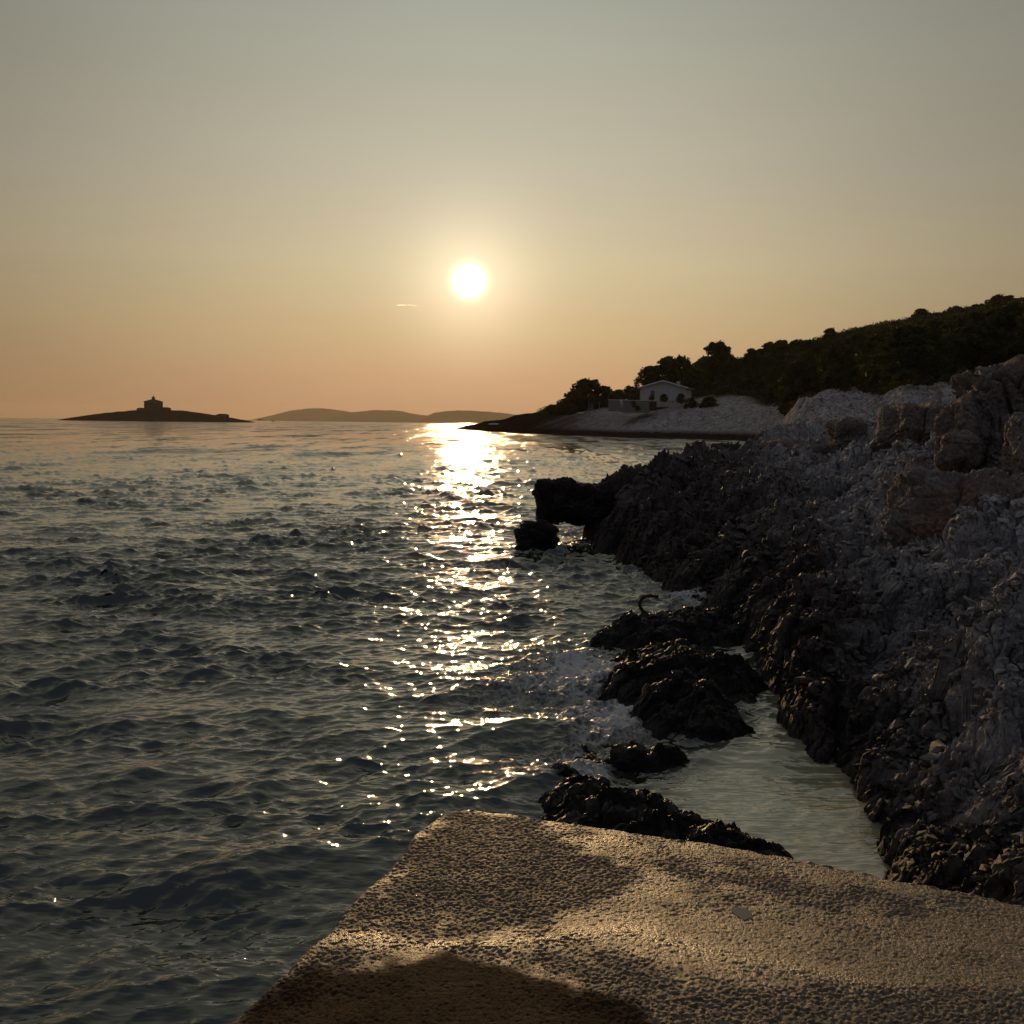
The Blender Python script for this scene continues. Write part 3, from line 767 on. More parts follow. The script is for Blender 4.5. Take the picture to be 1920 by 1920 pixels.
def build_pier():
    root = empty('pier', (0.8, 3.0, PZ)); tag(root, 'rough concrete pier with exposed pebbles and wet patches in the foreground', 'pier')
    off = np.array([0.8, 3.0, PZ])
    st = 0.0042
    xs = np.arange(-1.55, 3.6, st); ys = np.arange(1.9, 4.75, st); X, Y = np.meshgrid(xs, ys)
    d = sdist(X + .012 * noise2(X * 9, Y * 9, 1) + .02 * noise2(X * 3, Y * 3, 8), Y + .012 * noise2(X * 9 + 5, Y * 9, 2), PIER_W)
    rough = np.zeros(X.shape); wob = .12 * fbm(X * 4, Y * 6, 301, 6, .62)
    for pg in ([(640, 1712), (740, 1608), (842, 1519), (1000, 1545), (1190, 1640), (1100, 1680), (1020, 1740), (880, 1752), (620, 1742)], [(1160, 1598), (1330, 1622), (1460, 1645), (1640, 1672), (1800, 1690), (1700, 1712), (1500, 1684), (1300, 1652)],
               [(860, 1775), (1060, 1790), (1250, 1830), (1400, 1858), (1600, 1850), (1950, 1880), (1950, 2100), (1000, 2100), (1150, 1866)], [(430, 1918), (600, 1765), (690, 1785), (600, 1815), (500, 1900)]):
        rough = np.maximum(rough, sstep(-.09, .09, sdist(X.ravel(), Y.ravel(), poly_w(pg, PZ)).reshape(X.shape) + wob))
    rough = np.clip(rough + .25 * sstep(.0, .5, fbm(X * 2.5, Y * 3.5, 309, 3)), 0, 1)
    Z = pier_z(X, Y) + .0012 * noise2(X * 75, Y * 75, 305) * (0.15 + rough)
    f1, f2, pl = worley(X / .0135, Y / .0135, 306); Z += (0.0020 * rough + .0011) * (pl * 1.2 - f1)
    e = 0.024; t = np.clip(d / e, 0, 1); Z -= e * (1 - np.sqrt(np.clip(1 - (1 - t) ** 2, 0, 1))) * 1.0
    Z += np.where(d < .02, .006 * noise2(X * 30, Y * 30, 9), 0)
    keep = d > -0.002
    F = grid_faces(len(ys), len(xs), keep)
    X2 = X; Z = np.where(keep, Z, -0.055)
    # trowelled low swell across the surface
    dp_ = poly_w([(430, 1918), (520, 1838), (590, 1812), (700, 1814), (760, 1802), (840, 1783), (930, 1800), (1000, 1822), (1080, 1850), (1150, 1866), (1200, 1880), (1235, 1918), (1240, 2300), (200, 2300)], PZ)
    matte_zone = sstep(-.03, .05, sdist(X, Y, dp_) + .035 * fbm(X * 7, Y * 7, 70, 5, .65))  # outlined near part of the deck: darker, browner and rougher
    gl = np.full(X.shape, 9.0)
    gp = poly_w([(600, 1747), (760, 1766), (900, 1772), (1050, 1752), (1180, 1740), (1400, 1800), (1700, 1860)], PZ)
    for (ax, ay), (bx, by) in zip(gp[:-1], gp[1:]):
        ex, ey = bx - ax, by - ay; tt = np.clip(((X - ax) * ex + (Y - ay) * ey) / (ex * ex + ey * ey), 0, 1); gl = np.minimum(gl, np.hypot(X - ax - tt * ex, Y - ay - tt * ey))
    gl = np.exp(-(gl / (.05 + .03 * noise2(X * 3, Y * 3, 72))) ** 2) * (1 - matte_zone)
    Z += .0035 * gl
    A = {'roughpatch': rough.ravel(), 'matte_zone': matte_zone.ravel(), 'gloss': gl.ravel()}
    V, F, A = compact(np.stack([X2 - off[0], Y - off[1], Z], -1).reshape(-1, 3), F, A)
    m, nt, b = mat('pier_concrete'); P = geo_pos(nt); rp = attr(nt, 'roughpatch')
    n1 = tnoise(nt, 0.9, 5, .6, mapped(nt, P, (1, 1.9, 1), (0, 0, .25))); n2 = tnoise(nt, 95, 4, .75, P); n3 = tnoise(nt, 6, 5, .6, P)
    vc = nt.nodes.new('ShaderNodeTexVoronoi'); vc.inputs['Scale'].default_value = 85; nt.links.new(P, vc.inputs[0])
    sg = nt.nodes.new('ShaderNodeSeparateColor'); nt.links.new(vc.outputs['Color'], sg.inputs[0])
    base = nmix(nt, nramp(nt, n2, [(.35, 0), (.65, 1)]), (.035, .023, .014), (.155, .108, .066))
    peb = nmix(nt, sg.outputs[0], (.03, .02, .018), (.42, .32, .25))
    base = nmix(nt, nmath(nt, 'MULTIPLY', nramp(nt, sg.outputs[1], [(.35, 0), (.5, 1)]), nmath(nt, 'MULTIPLY', nmath(nt, 'ADD', rp, .9), .5)), base, peb)
    wet = nmath(nt, 'SUBTRACT', 1.0, attr(nt, 'matte_zone')); gl = attr(nt, 'gloss')
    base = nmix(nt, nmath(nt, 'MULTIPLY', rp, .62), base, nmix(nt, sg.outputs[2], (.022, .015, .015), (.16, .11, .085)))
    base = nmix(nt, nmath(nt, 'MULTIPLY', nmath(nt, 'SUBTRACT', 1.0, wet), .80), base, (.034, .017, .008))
    nt.links.new(base, b.inputs['Base Color'])
    r = nmath(nt, 'ADD', nmath(nt, 'MULTIPLY', rp, .20), nmath(nt, 'ADD', .24, nmath(nt, 'MULTIPLY', n3, .36)))
    r = nmath(nt, 'ADD', r, nmath(nt, 'MULTIPLY', nmath(nt, 'SUBTRACT', 1.0, wet), .38), clamp=True)
    r = nmath(nt, 'SUBTRACT', r, nmath(nt, 'MULTIPLY', gl, .14), clamp=True)
    nt.links.new(r, b.inputs['Roughness']); nt.links.new(nmath(nt, 'ADD', .03, nmath(nt, 'MULTIPLY', wet, .30)), b.inputs['Specular IOR Level'])
    hb = nmath(nt, 'ADD', nmath(nt, 'MULTIPLY', n2, .5), nmath(nt, 'ADD', nmath(nt, 'MULTIPLY', tnoise(nt, 170, 3, .7, P), 1.3), nmath(nt, 'MULTIPLY', tvor(nt, 120, P), .35)))
    hb = nmath(nt, 'ADD', hb, nmath(nt, 'MULTIPLY', tnoise(nt, 1, 3, .6, mapped(nt, P, (10, 60, 1), (0, 0, .12))), .5))
    bump(nt, b, hb, .9, .0042)
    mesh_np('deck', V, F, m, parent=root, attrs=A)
    mb = MB(); pts = [(x - off[0], y - off[1], -.045) for x, y in PIER_W]; mb.prism(pts, (0, 0, -1.9)); mb.build('pier_body', m, root)
    # the deck behind the viewer
    mb = MB(); low = [p for p in PIER_W if p[1] < 1.95]
    q = [(-2.35, 1.93), (3.6, 1.93), (6.2, 1.9), (6.5, -3.5)]
    q = [(atz(430, 1918, PZ)[0] + (1.93 - atz(430, 1918, PZ)[1]) * _d[0] / _d[1], 1.93)] + q[1:] + [PIER_W[0]]
    mb.poly([(x - off[0], y - off[1], -.004) for x, y in q]); mb.build('rear_deck', m, root)
    # shallow puddle
    return root


build_pier()
m, nt, b = mat('puddle_water'); b.inputs['Base Color'].default_value = (.10, .085, .065, 1); b.inputs['Roughness'].default_value = .3
mb = MB(); pc = atz(1392, 1712, PZ)
pts = []
for k in range(26):
    a = k / 26 * math.tau; rr = 1 + .25 * math.sin(2 * a + 1) + .16 * math.sin(5 * a)
    pts.append((.026 * rr * math.cos(a) - .3 * .05 * math.sin(a), .05 * rr * math.sin(a), 0.004))
mb.prism([(x, y, -.004) for x, y, z in pts], (0, 0, .0046)); tag(mb.build('puddle', m, loc=(pc[0], pc[1], PZ + float(pier_z([pc[0]], [pc[1]])[0]) + .0005)), 'small flat puddle on the pier deck right of centre', 'puddle')

# ------------------------------------------------------------------ haze
def build_haze():
    m = bpy.data.materials.new('haze_air'); m.use_nodes = True; t = m.node_tree; t.nodes.clear()
    o = t.nodes.new('ShaderNodeOutputMaterial'); v = t.nodes.new('ShaderNodeVolumePrincipled')
    v.inputs['Color'].default_value = (1.0, .86, .68, 1); v.inputs['Density'].default_value = HAZE_D; v.inputs['Anisotropy'].default_value = .35
    t.links.new(v.outputs[0], o.inputs['Volume'])
    mb = MB(); mb.box((0, 6900, 92), (28000, 15800, 196)); tag(mb.build('haze', m), kind='stuff')


HAZE_D = 4.0e-5
build_haze()

# ------------------------------------------------------------------ mooring hook
M_RUST = simple('rusty_iron', (.06, .028, .018), .75, .5, 40, .6, .01, metal=.3)
HY = 11.9
hp = [at(px, py, HY) for px, py in [(1234.6, 1119), (1226, 1118), (1214, 1117.5), (1206, 1120.5), (1200.5, 1127), (1199.3, 1134), (1202, 1141), (1208, 1147.5), (1216, 1153), (1225, 1160), (1233, 1172)]]
P3 = []
for i in range(len(hp) - 1):
    p0, p1, p2, p3 = hp[max(i - 1, 0)], hp[i], hp[i + 1], hp[min(i + 2, len(hp) - 1)]
    for k in range(5):
        t = k / 5; P3.append(.5 * ((2 * p1) + (-p0 + p2) * t + (2 * p0 - 5 * p1 + 4 * p2 - p3) * t * t + (-p0 + 3 * p1 - 3 * p2 + p3) * t ** 3))
P3.append(hp[-1]); hb_ = P3[-1]
tag(MB().tube([tuple(p - hb_) for p in P3], [.019 + .003 * math.sin(i * .9) for i in range(len(P3))], 12).build('mooring_hook', M_RUST, smooth=True, loc=hb_), 'rusty curved iron mooring hook standing on the farthest low reef', 'mooring hook')
rock_thing('hook_footing', 1240, 1164, 11.85, 40, 34, .14, 77, M_REEF, 'dark lump of mortar and stone holding the foot of the iron hook', 'footing', sub=6, rough=.2, crack=.08, fr=5)

# ------------------------------------------------------------------ headland, hillside
head_cols = [
    (790, [(60, 0, -2), (700, 0, -2)]),
    (838, [(60, 0, -2), (380, 0, -2), (440, 0, -.4), (480, 0, .2), (540, 0, -2), (700, 0, -2)]),
    (870, [(60, 0, -2), (310, 0, -1.5), (350, 0, .1), (390, 796.5), (420, 0, 1), (470, 0, -2), (700, 0, -2)]),
    (915, [(60, 0, -2), (280, 0, -1.5), (300, 0, .2), (330, 798), (365, 787), (400, 0, 1.5), (460, 0, -2), (700, 0, -2)]),
    (965, [(60, 0, -2), (240, 0, -1.5), (266, 0, .2), (285, 797), (330, 777), (370, 0, 3), (460, 0, -2), (700, 0, -2)]),
    (1030, [(60, 0, -2), (215, 0, -1.5), (238, 0, .2), (250, 797), (290, 770), (340, 768), (420, 0, 2), (700, 0, -2)]),
    (1100, [(60, 0, -2), (200, 0, -1.5), (214, 0, .2), (226, 798), (250, 771), (300, 760), (400, 0, 6), (700, 0, 0)]),
    (1160, [(60, 0, -2), (180, 0, -1.5), (197, 0, .2), (207, 797), (224, 769), (245, 764), (300, 745), (400, 0, 8), (700, 0, 0)]),
    (1215, [(60, 0, -2), (175, 0, -1.5), (192, 0, .2), (200, 797), (210, 772), (222, 764), (245, 755), (300, 720), (400, 0, 12), (700, 0, 0)]),
    (1290, [(60, 0, -2), (175, 0, -1.5), (189, 0, .2), (196, 795), (204, 766), (218, 752), (245, 738), (300, 695), (400, 0, 16), (700, 0, 0)]),
    (1380, [(60, 0, -2), (160, 0, -1.5), (174, 0, .2), (182, 795), (194, 765), (206, 746), (240, 720), (300, 675), (400, 0, 22), (700, 0, 5)]),
    (1440, [(60, 0, -2), (120, 0, -1.5), (150, 0, .0), (165, 805), (180, 775), (200, 758), (240, 720), (300, 662), (400, 0, 26), (700, 0, 5)]),
    (1490, [(60, 0, -1), (80, 0, .2), (95, 800), (110, 752), (125, 760), (160, 752), (200, 735), (250, 690), (310, 648), (400, 0, 28), (700, 0, 5)]),
    (1545, [(60, 0, -.5), (75, 0, .5), (90, 795), (110, 740), (125, 748), (160, 735), (200, 712), (250, 670), (310, 630), (400, 0, 30), (700, 0, 8)]),
    (1620, [(60, 0, .2), (75, 0, 1), (90, 800), (110, 758), (130, 740), (160, 715), (200, 685), (250, 645), (320, 612), (420, 0, 34), (700, 0, 8)]),
    (1690, [(60, 0, 1), (75, 0, 2.0), (90, 775), (105, 728), (125, 722), (160, 695), (200, 660), (250, 625), (320, 600), (420, 0, 38), (700, 0, 8)]),
    (1800, [(60, 0, 2), (75, 0, 3.0), (90, 760), (105, 738), (125, 710), (160, 670), (200, 640), (250, 605), (320, 580), (420, 0, 44), (700, 0, 8)]),
    (1920, [(60, 0, 3), (75, 0, 4.0), (90, 750), (105, 720), (125, 690), (160, 650), (200, 620), (250, 585), (320, 560), (420, 0, 50), (700, 0, 8)]),
    (2200, [(60, 0, 5), (90, 0, 10), (125, 0, 16), (200, 0, 26), (320, 0, 42), (420, 0, 56), (700, 0, 8)]),
    (2700, [(60, 0, 8), (90, 0, 14), (125, 0, 20), (200, 0, 34), (320, 0, 52), (420, 0, 60), (700, 0, 8)]),
]
head_z = table(head_cols, 58, 700, 1.3, 400)


def head_detail(X, Y, cell, z0):
    def att(l): return 1 - sstep(l * .3, l * .8, cell)
    h = .9 * (ridge(X / 13, Y / 13, 501) - .4) + .7 * (ridge(X / 5 + .2 * z0, Y / 8, 502) - .4)
    f1, f2, pl = worley(X / 3.0, Y / 3.0, 503); h += .7 * pl - .25 * np.exp(-(f2 - f1) * 8)
    f1, f2, pl = worley(X / .9, Y / .9, 504); h += .35 * pl * att(.9)
    h += .22 * ridge(X / 1.2, Y / 1.6, 505) * att(1.5) + .12 * noise2(X / .4, Y / .4, 506) * att(.5)
    return h


def build_headland():
    nc, nr = 1000, 800
    u = np.linspace(-0.09, 0.80, nc); r = np.exp(np.linspace(math.log(60), math.log(640), nr))
    Rr, Uu = np.meshgrid(r, u, indexing='ij'); X = Uu * Rr; Y = Rr; z0 = head_z(X, Y)
    cell = Rr * (r[1] / r[0] - 1)
    smooth_front = .35 + .65 * sstep(0.13, 0.2, Uu)
    soilm = sstep(150, 240, Y) * sstep(.16, .22, Uu)
    Z = z0 + head_detail(X, Y, cell, z0) * (1 - .6 * soilm) * (.15 + .5 * sstep(-.5, 2.5, z0)) * smooth_front * (1 - .6 * sstep(205, 215, Y) * (1 - sstep(235, 250, Y)) * (1 - sstep(.18, .2, Uu)) * sstep(.09, .1, Uu))
    F = grid_faces(nr, nc, Z > -1.5)
    # soil and litter above the bare rock: starts behind the pale slopes
    edge = np.interp(Uu.ravel(), [(p - 960) / 1920 for p in (800, 1000, 1060, 1150, 1290, 1400, 1450, 1490, 1560, 1600, 1650, 1700, 1920)],
                     [330, 275, 262, 250, 222, 202, 188, 118, 120, 135, 112, 106, 100]).reshape(Uu.shape)
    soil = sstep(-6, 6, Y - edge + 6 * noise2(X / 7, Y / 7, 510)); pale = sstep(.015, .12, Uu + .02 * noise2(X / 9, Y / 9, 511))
    V, F, A = compact(np.stack([X, Y, Z], -1).reshape(-1, 3), F, {'soil': soil.ravel(), 'pale': pale.ravel()})
    m, nt, b = mat('headland_rock'); P = geo_pos(nt); sx = nt.nodes.new('ShaderNodeSeparateXYZ'); nt.links.new(P, sx.inputs[0])
    n1 = tnoise(nt, .12, 6, .65, P); n2 = tnoise(nt, .9, 6, .65, P); n3 = tnoise(nt, 3.5, 5, .7, P)
    zz = nmath(nt, 'ADD', sx.outputs['Z'], nmath(nt, 'MULTIPLY', nmath(nt, 'SUBTRACT', n2, .5), 1.6))
    fac = nmath(nt, 'DIVIDE', nmath(nt, 'SUBTRACT', zz, .9), .7, clamp=True)
    lc = nmix(nt, nramp(nt, n2, [(.38, 0), (.62, 1)]), (.60, .54, .52), (.30, .265, .26))
    lc = nmix(nt, nramp(nt, n3, [(.50, 0), (.62, 1)]), lc, (.09, .075, .072))
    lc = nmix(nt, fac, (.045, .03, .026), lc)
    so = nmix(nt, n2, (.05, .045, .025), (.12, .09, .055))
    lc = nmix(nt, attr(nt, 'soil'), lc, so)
    lc = nmix(nt, attr(nt, 'pale'), (.026, .015, .011), lc)  # backlit darkness of the seaward tip put into the ground colour
    nt.links.new(lc, b.inputs['Base Color']); b.inputs['Roughness'].default_value = 1; b.inputs['Specular IOR Level'].default_value = 0
    bump(nt, b, nmath(nt, 'ADD', n2, nmath(nt, 'MULTIPLY', n3, .5)), .9, .6)
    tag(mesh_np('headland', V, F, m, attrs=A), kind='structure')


build_headland()

# ---- vegetation
def leaf_mat(name, c1, c2):
    m, nt, b = mat(name); P = geo_pos(nt); n = tnoise(nt, .8, 4, .6, P)
    nt.links.new(nmix(nt, nramp(nt, n, [(.35, 0), (.65, 1)]), c1, c2), b.inputs['Base Color']); b.inputs['Roughness'].default_value = .7
    b.inputs['Specular IOR Level'].default_value = .15
    tr = nt.nodes.new('ShaderNodeBsdfTranslucent'); tr.inputs[0].default_value = (c2[0] * .8, c2[1] * .7, c2[2] * .4, 1)
    mx = nt.nodes.new('ShaderNodeMixShader'); mx.inputs[0].default_value = .22
    nt.links.new(b.outputs[0], mx.inputs[1]); nt.links.new(tr.outputs[0], mx.inputs[2]); nt.links.new(mx.outputs[0], nt.nodes['Material Output'].inputs[0])
    return m


M_PINE = leaf_mat('pine_needles', (.030, .042, .014), (.085, .10, .032))
M_BUSH = leaf_mat('scrub_leaves', (.035, .045, .016), (.10, .11, .04))
M_SCRUB = leaf_mat('dry_scrub', (.016, .017, .010), (.050, .045, .022))
M_BARK = simple('bark', (.09, .06, .045), .9, .3, 3)


def leaves(centers, rad, per, size, seed, flat=1.0):
    """small leaf quads scattered in clumps: centers (n,3), rad (n,)"""
    rng = np.random.default_rng(seed); n = len(centers) * per
    C = np.repeat(centers, per, 0); Rd = np.repeat(rad, per)
    d = rng.normal(size=(n, 3)); d /= np.linalg.norm(d, axis=1)[:, None]
    P = C + d * (Rd * rng.uniform(.35, 1.05, n) ** .6)[:, None] * np.array([1, 1, flat])
    a = rng.normal(size=(n, 3)); a /= np.linalg.norm(a, axis=1)[:, None]; b = np.cross(a, rng.normal(size=(n, 3))); b /= np.linalg.norm(b, axis=1)[:, None] + 1e-9
    s = (size * rng.uniform(.55, 1.4, n))[:, None]
    V = np.stack([P - a * s - b * s * .45, P + a * s - b * s * .45, P + a * s + b * s * .45, P - a * s + b * s * .45], 1).reshape(-1, 3)
    return V, np.arange(n * 4).reshape(-1, 4)


def tree_proto(name, kind, seed):
    """unit tree: height 1, crown about 1 wide"""
    rng = np.random.default_rng(seed); root = empty(name, (0, 0, -500))
    n = 120; low = .05 if kind != 'pine' else .12
    t = rng.uniform(0, 1, n) ** .8; a = rng.uniform(0, math.tau, n)
    prof = np.sin(np.clip(t * .76 + .20, 0, 1) * math.pi) ** .6 if kind != 'pine' else (1 - t) ** .55 * .95 + .08
    rr = prof * rng.uniform(.25, 1.0, n) ** .7 * .34; z = low + t * (.97 - low) * (1 if kind == 'pine' else .93)
    lob = 1 + .28 * np.sin(2 * a + seed) + .15 * np.sin(5 * a + seed * 2)
    C = np.stack([np.cos(a) * rr * lob, np.sin(a) * rr * lob, z], -1)
    rad = rng.uniform(.05, .12, n) * (1.15 - .4 * t)
    V, F = leaves(C, rad, 70, .020, seed, .85)
    mesh_np('crown', V, F, M_PINE if kind != 'bush' else M_BUSH, parent=root, smooth=False)
    mb = MB(); top = .75
    mb.tube([(0, 0, -.06), (.01, .0, .2), (.02 * math.sin(seed), .02, .5), (0, 0, top)], [.032, .026, .018, .006], 7)
    for k in range(0, n, 9):
        zz = max(.1, C[k][2] - .16); mb.tube([(0, 0, zz), tuple(C[k] * np.array([.5, .5, 1]) + np.array([0, 0, -.05])), tuple(C[k])], [.011, .007, .003], 5)
    mb.build('trunk', M_BARK, root); return root


PROTO = {('pine', 0): tree_proto('pine_tree', 'pine', 3), ('pine', 1): tree_proto('pine_tree', 'pine', 4), ('round', 0): tree_proto('pine_tree', 'round', 5), ('round', 1): tree_proto('pine_tree', 'round', 9),
         ('bush', 0): tree_proto('shrub', 'bush', 6), ('bush', 1): tree_proto('shrub', 'bush', 7), ('bush', 2): tree_proto('shrub', 'bush', 8)}
_first = {}
rng = np.random.default_rng(12)


def plant(kind, i, x, y, z, w, h, label, cat, group=None):
    src = PROTO[(kind, i)]
    if (kind, i) in _first:
        o = src.copy(); COL.objects.link(o)
        for ch in src.children:
            c = ch.copy(); COL.objects.link(c); c.parent = o
    else: o = src; _first[(kind, i)] = 1
    o.location = (float(x), float(y), float(z)); o.scale = (float(w), float(w) * 1.0, float(h)); o.rotation_euler = (0, 0, float(rng.uniform(0, 6.28)))
    for k in ('label', 'category', 'group'):
        if k in o: del o[k]
    tag(o, label, cat, group); return o


def plant_px(kind, i, px, top, wpx, y, label, cat, group=None, sink=.3, base=None):
    p = at(px, top, y); zb = float(head_z(p[0], y)) - sink if base is None else at(px, base, y)[2]
    w = wpx / 1920 * y * 1.34; h = max((p[2] - zb) * 1.03, .85 * w); zb = p[2] - h * .98
    return plant(kind, i, p[0], y, zb, w, h, label, cat, group)


# trees one can tell apart on the skyline and round the house
plant_px('round', 0, 1102, 707, 78, 262, 'big round tree alone left of the white house', 'tree')
plant_px('bush', 0, 1132, 722, 56, 266, 'lower right shoulder tree touching the big round tree left of the house', 'tree')
plant_px('bush', 1, 1078, 728, 44, 260, 'bushy tree leaning out to the left of the big round tree', 'tree')
plant_px('bush', 2, 1058, 745, 40, 268, 'low shrub at the seaward foot of the big round tree', 'shrub')
plant_px('bush', 0, 1036, 757, 34, 280, 'lowest outermost shrub on the slope down to the point', 'shrub')
plant_px('bush', 1, 1160, 729, 46, 252, 'low tree in the dip between the big round tree and the house', 'tree')
plant_px('bush', 2, 1182, 722, 44, 246, 'dark shrub rising just behind the left eave of the house', 'shrub')
plant_px('round', 1, 1262, 664, 100, 262, 'broad dark tree standing straight behind the house roof', 'tree')
plant_px('bush', 0, 1220, 684, 54, 258, 'left shoulder of foliage beside the broad tree behind the roof', 'tree')
plant_px('round', 0, 1345, 638, 70, 268, 'tallest round-topped tree on the skyline right of the house', 'tree')
plant_px('bush', 1, 1306, 690, 60, 255, 'shrub filling the gap between the broad tree and the tallest tree', 'shrub')
plant_px('pine', 1, 1409, 654, 40, 272, 'thin-crowned small tree just right of the tallest skyline tree', 'tree')
plant_px('round', 1, 1450, 638, 74, 276, 'left one of two merged flat-topped trees mid skyline', 'tree')
plant_px('round', 0, 1500, 634, 74, 280, 'right one of two merged flat-topped trees mid skyline', 'tree')
plant_px('pine', 0, 1557, 616, 46, 292, 'small pointed pine standing where the bare ridge begins', 'tree')
plant_px('round', 1, 1727, 577, 36, 318, 'lone small tree on the bare skyline ridge', 'tree')
plant_px('bush', 1, 1795, 572, 50, 318, 'low shrub on the ridge right of the lone small tree', 'shrub')
plant_px('bush', 2, 1640, 608, 46, 318, 'low flat shrub on the ridge between pointed pine and lone tree', 'shrub')
plant_px('round', 0, 1880, 549, 80, 300, 'big dark tree crowning the hill near the right edge', 'tree')
plant_px('round', 1, 1935, 552, 80, 290, 'crown cut by the right edge at the top of the hill', 'tree')
plant_px('bush', 0, 1835, 568, 56, 312, 'dark shrub against the left side of the big hilltop tree', 'shrub')
plant_px('round', 1, 1735, 655, 120, 128, 'large bright-edged bush above the layered boulder', 'shrub')
plant_px('round', 0, 1840, 640, 130, 124, 'wide green bush behind the tallest boulder', 'shrub')
plant_px('bush', 1, 1925, 630, 100, 122, 'green bush cut by the right edge above the boulders', 'shrub')
plant_px('bush', 2, 1800, 690, 120, 112, 'low dark bush right behind the leaning slab', 'shrub')
plant_px('bush', 0, 1890, 690, 110, 110, 'low dark bush behind the top of the tallest boulder', 'shrub')
plant_px('bush', 1, 1700, 690, 80, 116, 'dark bush hanging over the pale rock notch', 'shrub')
plant_px('bush', 2, 1600, 688, 60, 150, 'dark bush directly above the white rubble slope', 'shrub')
plant_px('pine', 1, 1588, 672, 40, 175, 'young pale green pine behind the white rubble slope', 'tree')

# the rest of the wood: (px, ridge of crown, width, distance)
taken = []
cnt = 0
zones = [(1290, 1480, 215, 290, 42, (38, 74), 'dark tree in the wood right of the white house', 'trees of the wood beside the house', 'tree'),
         (1440, 1680, 150, 290, 66, (38, 78), 'dark tree on the slope above the white rubble', 'trees on the slope above the rubble', 'tree'),
         (1600, 1990, 190, 330, 150, (26, 60), 'low shrub dotted over the upper hillside on the right', 'shrubs dotted over the hillside', 'shrub'),
         (1660, 1990, 118, 190, 40, (60, 110), 'bushy dark tree in the thick growth above the boulders', 'thick growth above the boulders', 'tree')]
for (x0, x1, y0, y1, n, (w0, w1), lab, grp, cat) in zones:
    k = 0; tries = 0
    while k < n and tries < 4000:
        tries += 1
        y = rng.uniform(y0, y1); px = rng.uniform(x0, x1); X_ = (px - 960) / 1920 * y
        if y < np.interp(px, [1290, 1400, 1450, 1490, 1560, 1600, 1650, 1700, 1920], [235, 215, 200, 128, 130, 142, 122, 116, 112]): continue
        if any(abs(X_ - a) < .62 * w and abs(y - b) < 1.0 * w for a, b, w in taken): continue
        w = rng.uniform(w0, w1) / 1920 * 200 * (1 if cat == 'tree' else .8); h = w * rng.uniform(.75, 1.1)
        zb = float(head_z(X_, y)) - .3
        # stay under the photographed skyline
        sky_py = np.interp(px, [1290, 1345, 1380, 1440, 1520, 1560, 1600, 1700, 1800, 1860, 1960], [690, 650, 690, 640, 640, 640, 626, 606, 588, 566, 556])
        ztop = at(px, sky_py - 5, y)[2]
        if zb + h > ztop: h = ztop - zb
        w = min(w, h / .62)
        if h < 1.0: continue
        taken.append((X_, y, w * .5))
        kd = ('round', int(rng.integers(2))) if cat == 'tree' and rng.random() < .6 else ('bush', int(rng.integers(3)))
        plant(kd[0], kd[1], X_, y, zb, w, h, lab, cat, grp); k += 1


def build_scrub():
    rng = np.random.default_rng(77); n = 34000
    px = rng.uniform(1010, 2000, n); y = np.exp(rng.uniform(math.log(105), math.log(345), n)); X = (px - 960) / 1920 * y
    edge = np.interp(px, [1000, 1060, 1150, 1290, 1400, 1450, 1490, 1560, 1600, 1650, 1700, 1920], [290, 270, 256, 228, 208, 194, 124, 126, 138, 116, 108, 104])
    k = (y > edge) & (noise2(X / 6, y / 6, 5) > -.42 - .25 * (y < 200)); X, y = X[k], y[k]
    z = head_z(X, y); s = rng.uniform(.35, 1.0, len(X)) ** 1.5 * (.7 + y / 220)
    C = np.stack([X, y, z + .12 * s], -1); V, F = leaves(C, s * .8, 22, .19, 78, .8)
    tag(mesh_np('scrub', V, F, M_SCRUB, smooth=False), 'low dark scrub covering the ground between the trees on the hillside', 'scrub', kind='stuff')


build_scrub()

# ------------------------------------------------------------------ the white house
M_WALL = simple('white_render', (.50, .45, .41), .9, .12, 1.5); M_TRIM = simple('white_trim', (.75, .70, .66), .7, .08, 2)
M_ROOF = simple('roof_tiles', (.34, .17, .12), .85, .3, 4); M_GLASS = simple('window_glass', (.05, .06, .08), .15, .1, 1, spec=.8)
M_DARK = simple('dark_wood', (.06, .03, .02), .8, .2, 2); M_BLUE = simple('pale_blue_paint', (.42, .50, .55), .6, .1, 2); M_STONE = simple('terrace_stone', (.24, .215, .20), .9, .25, 1.2)


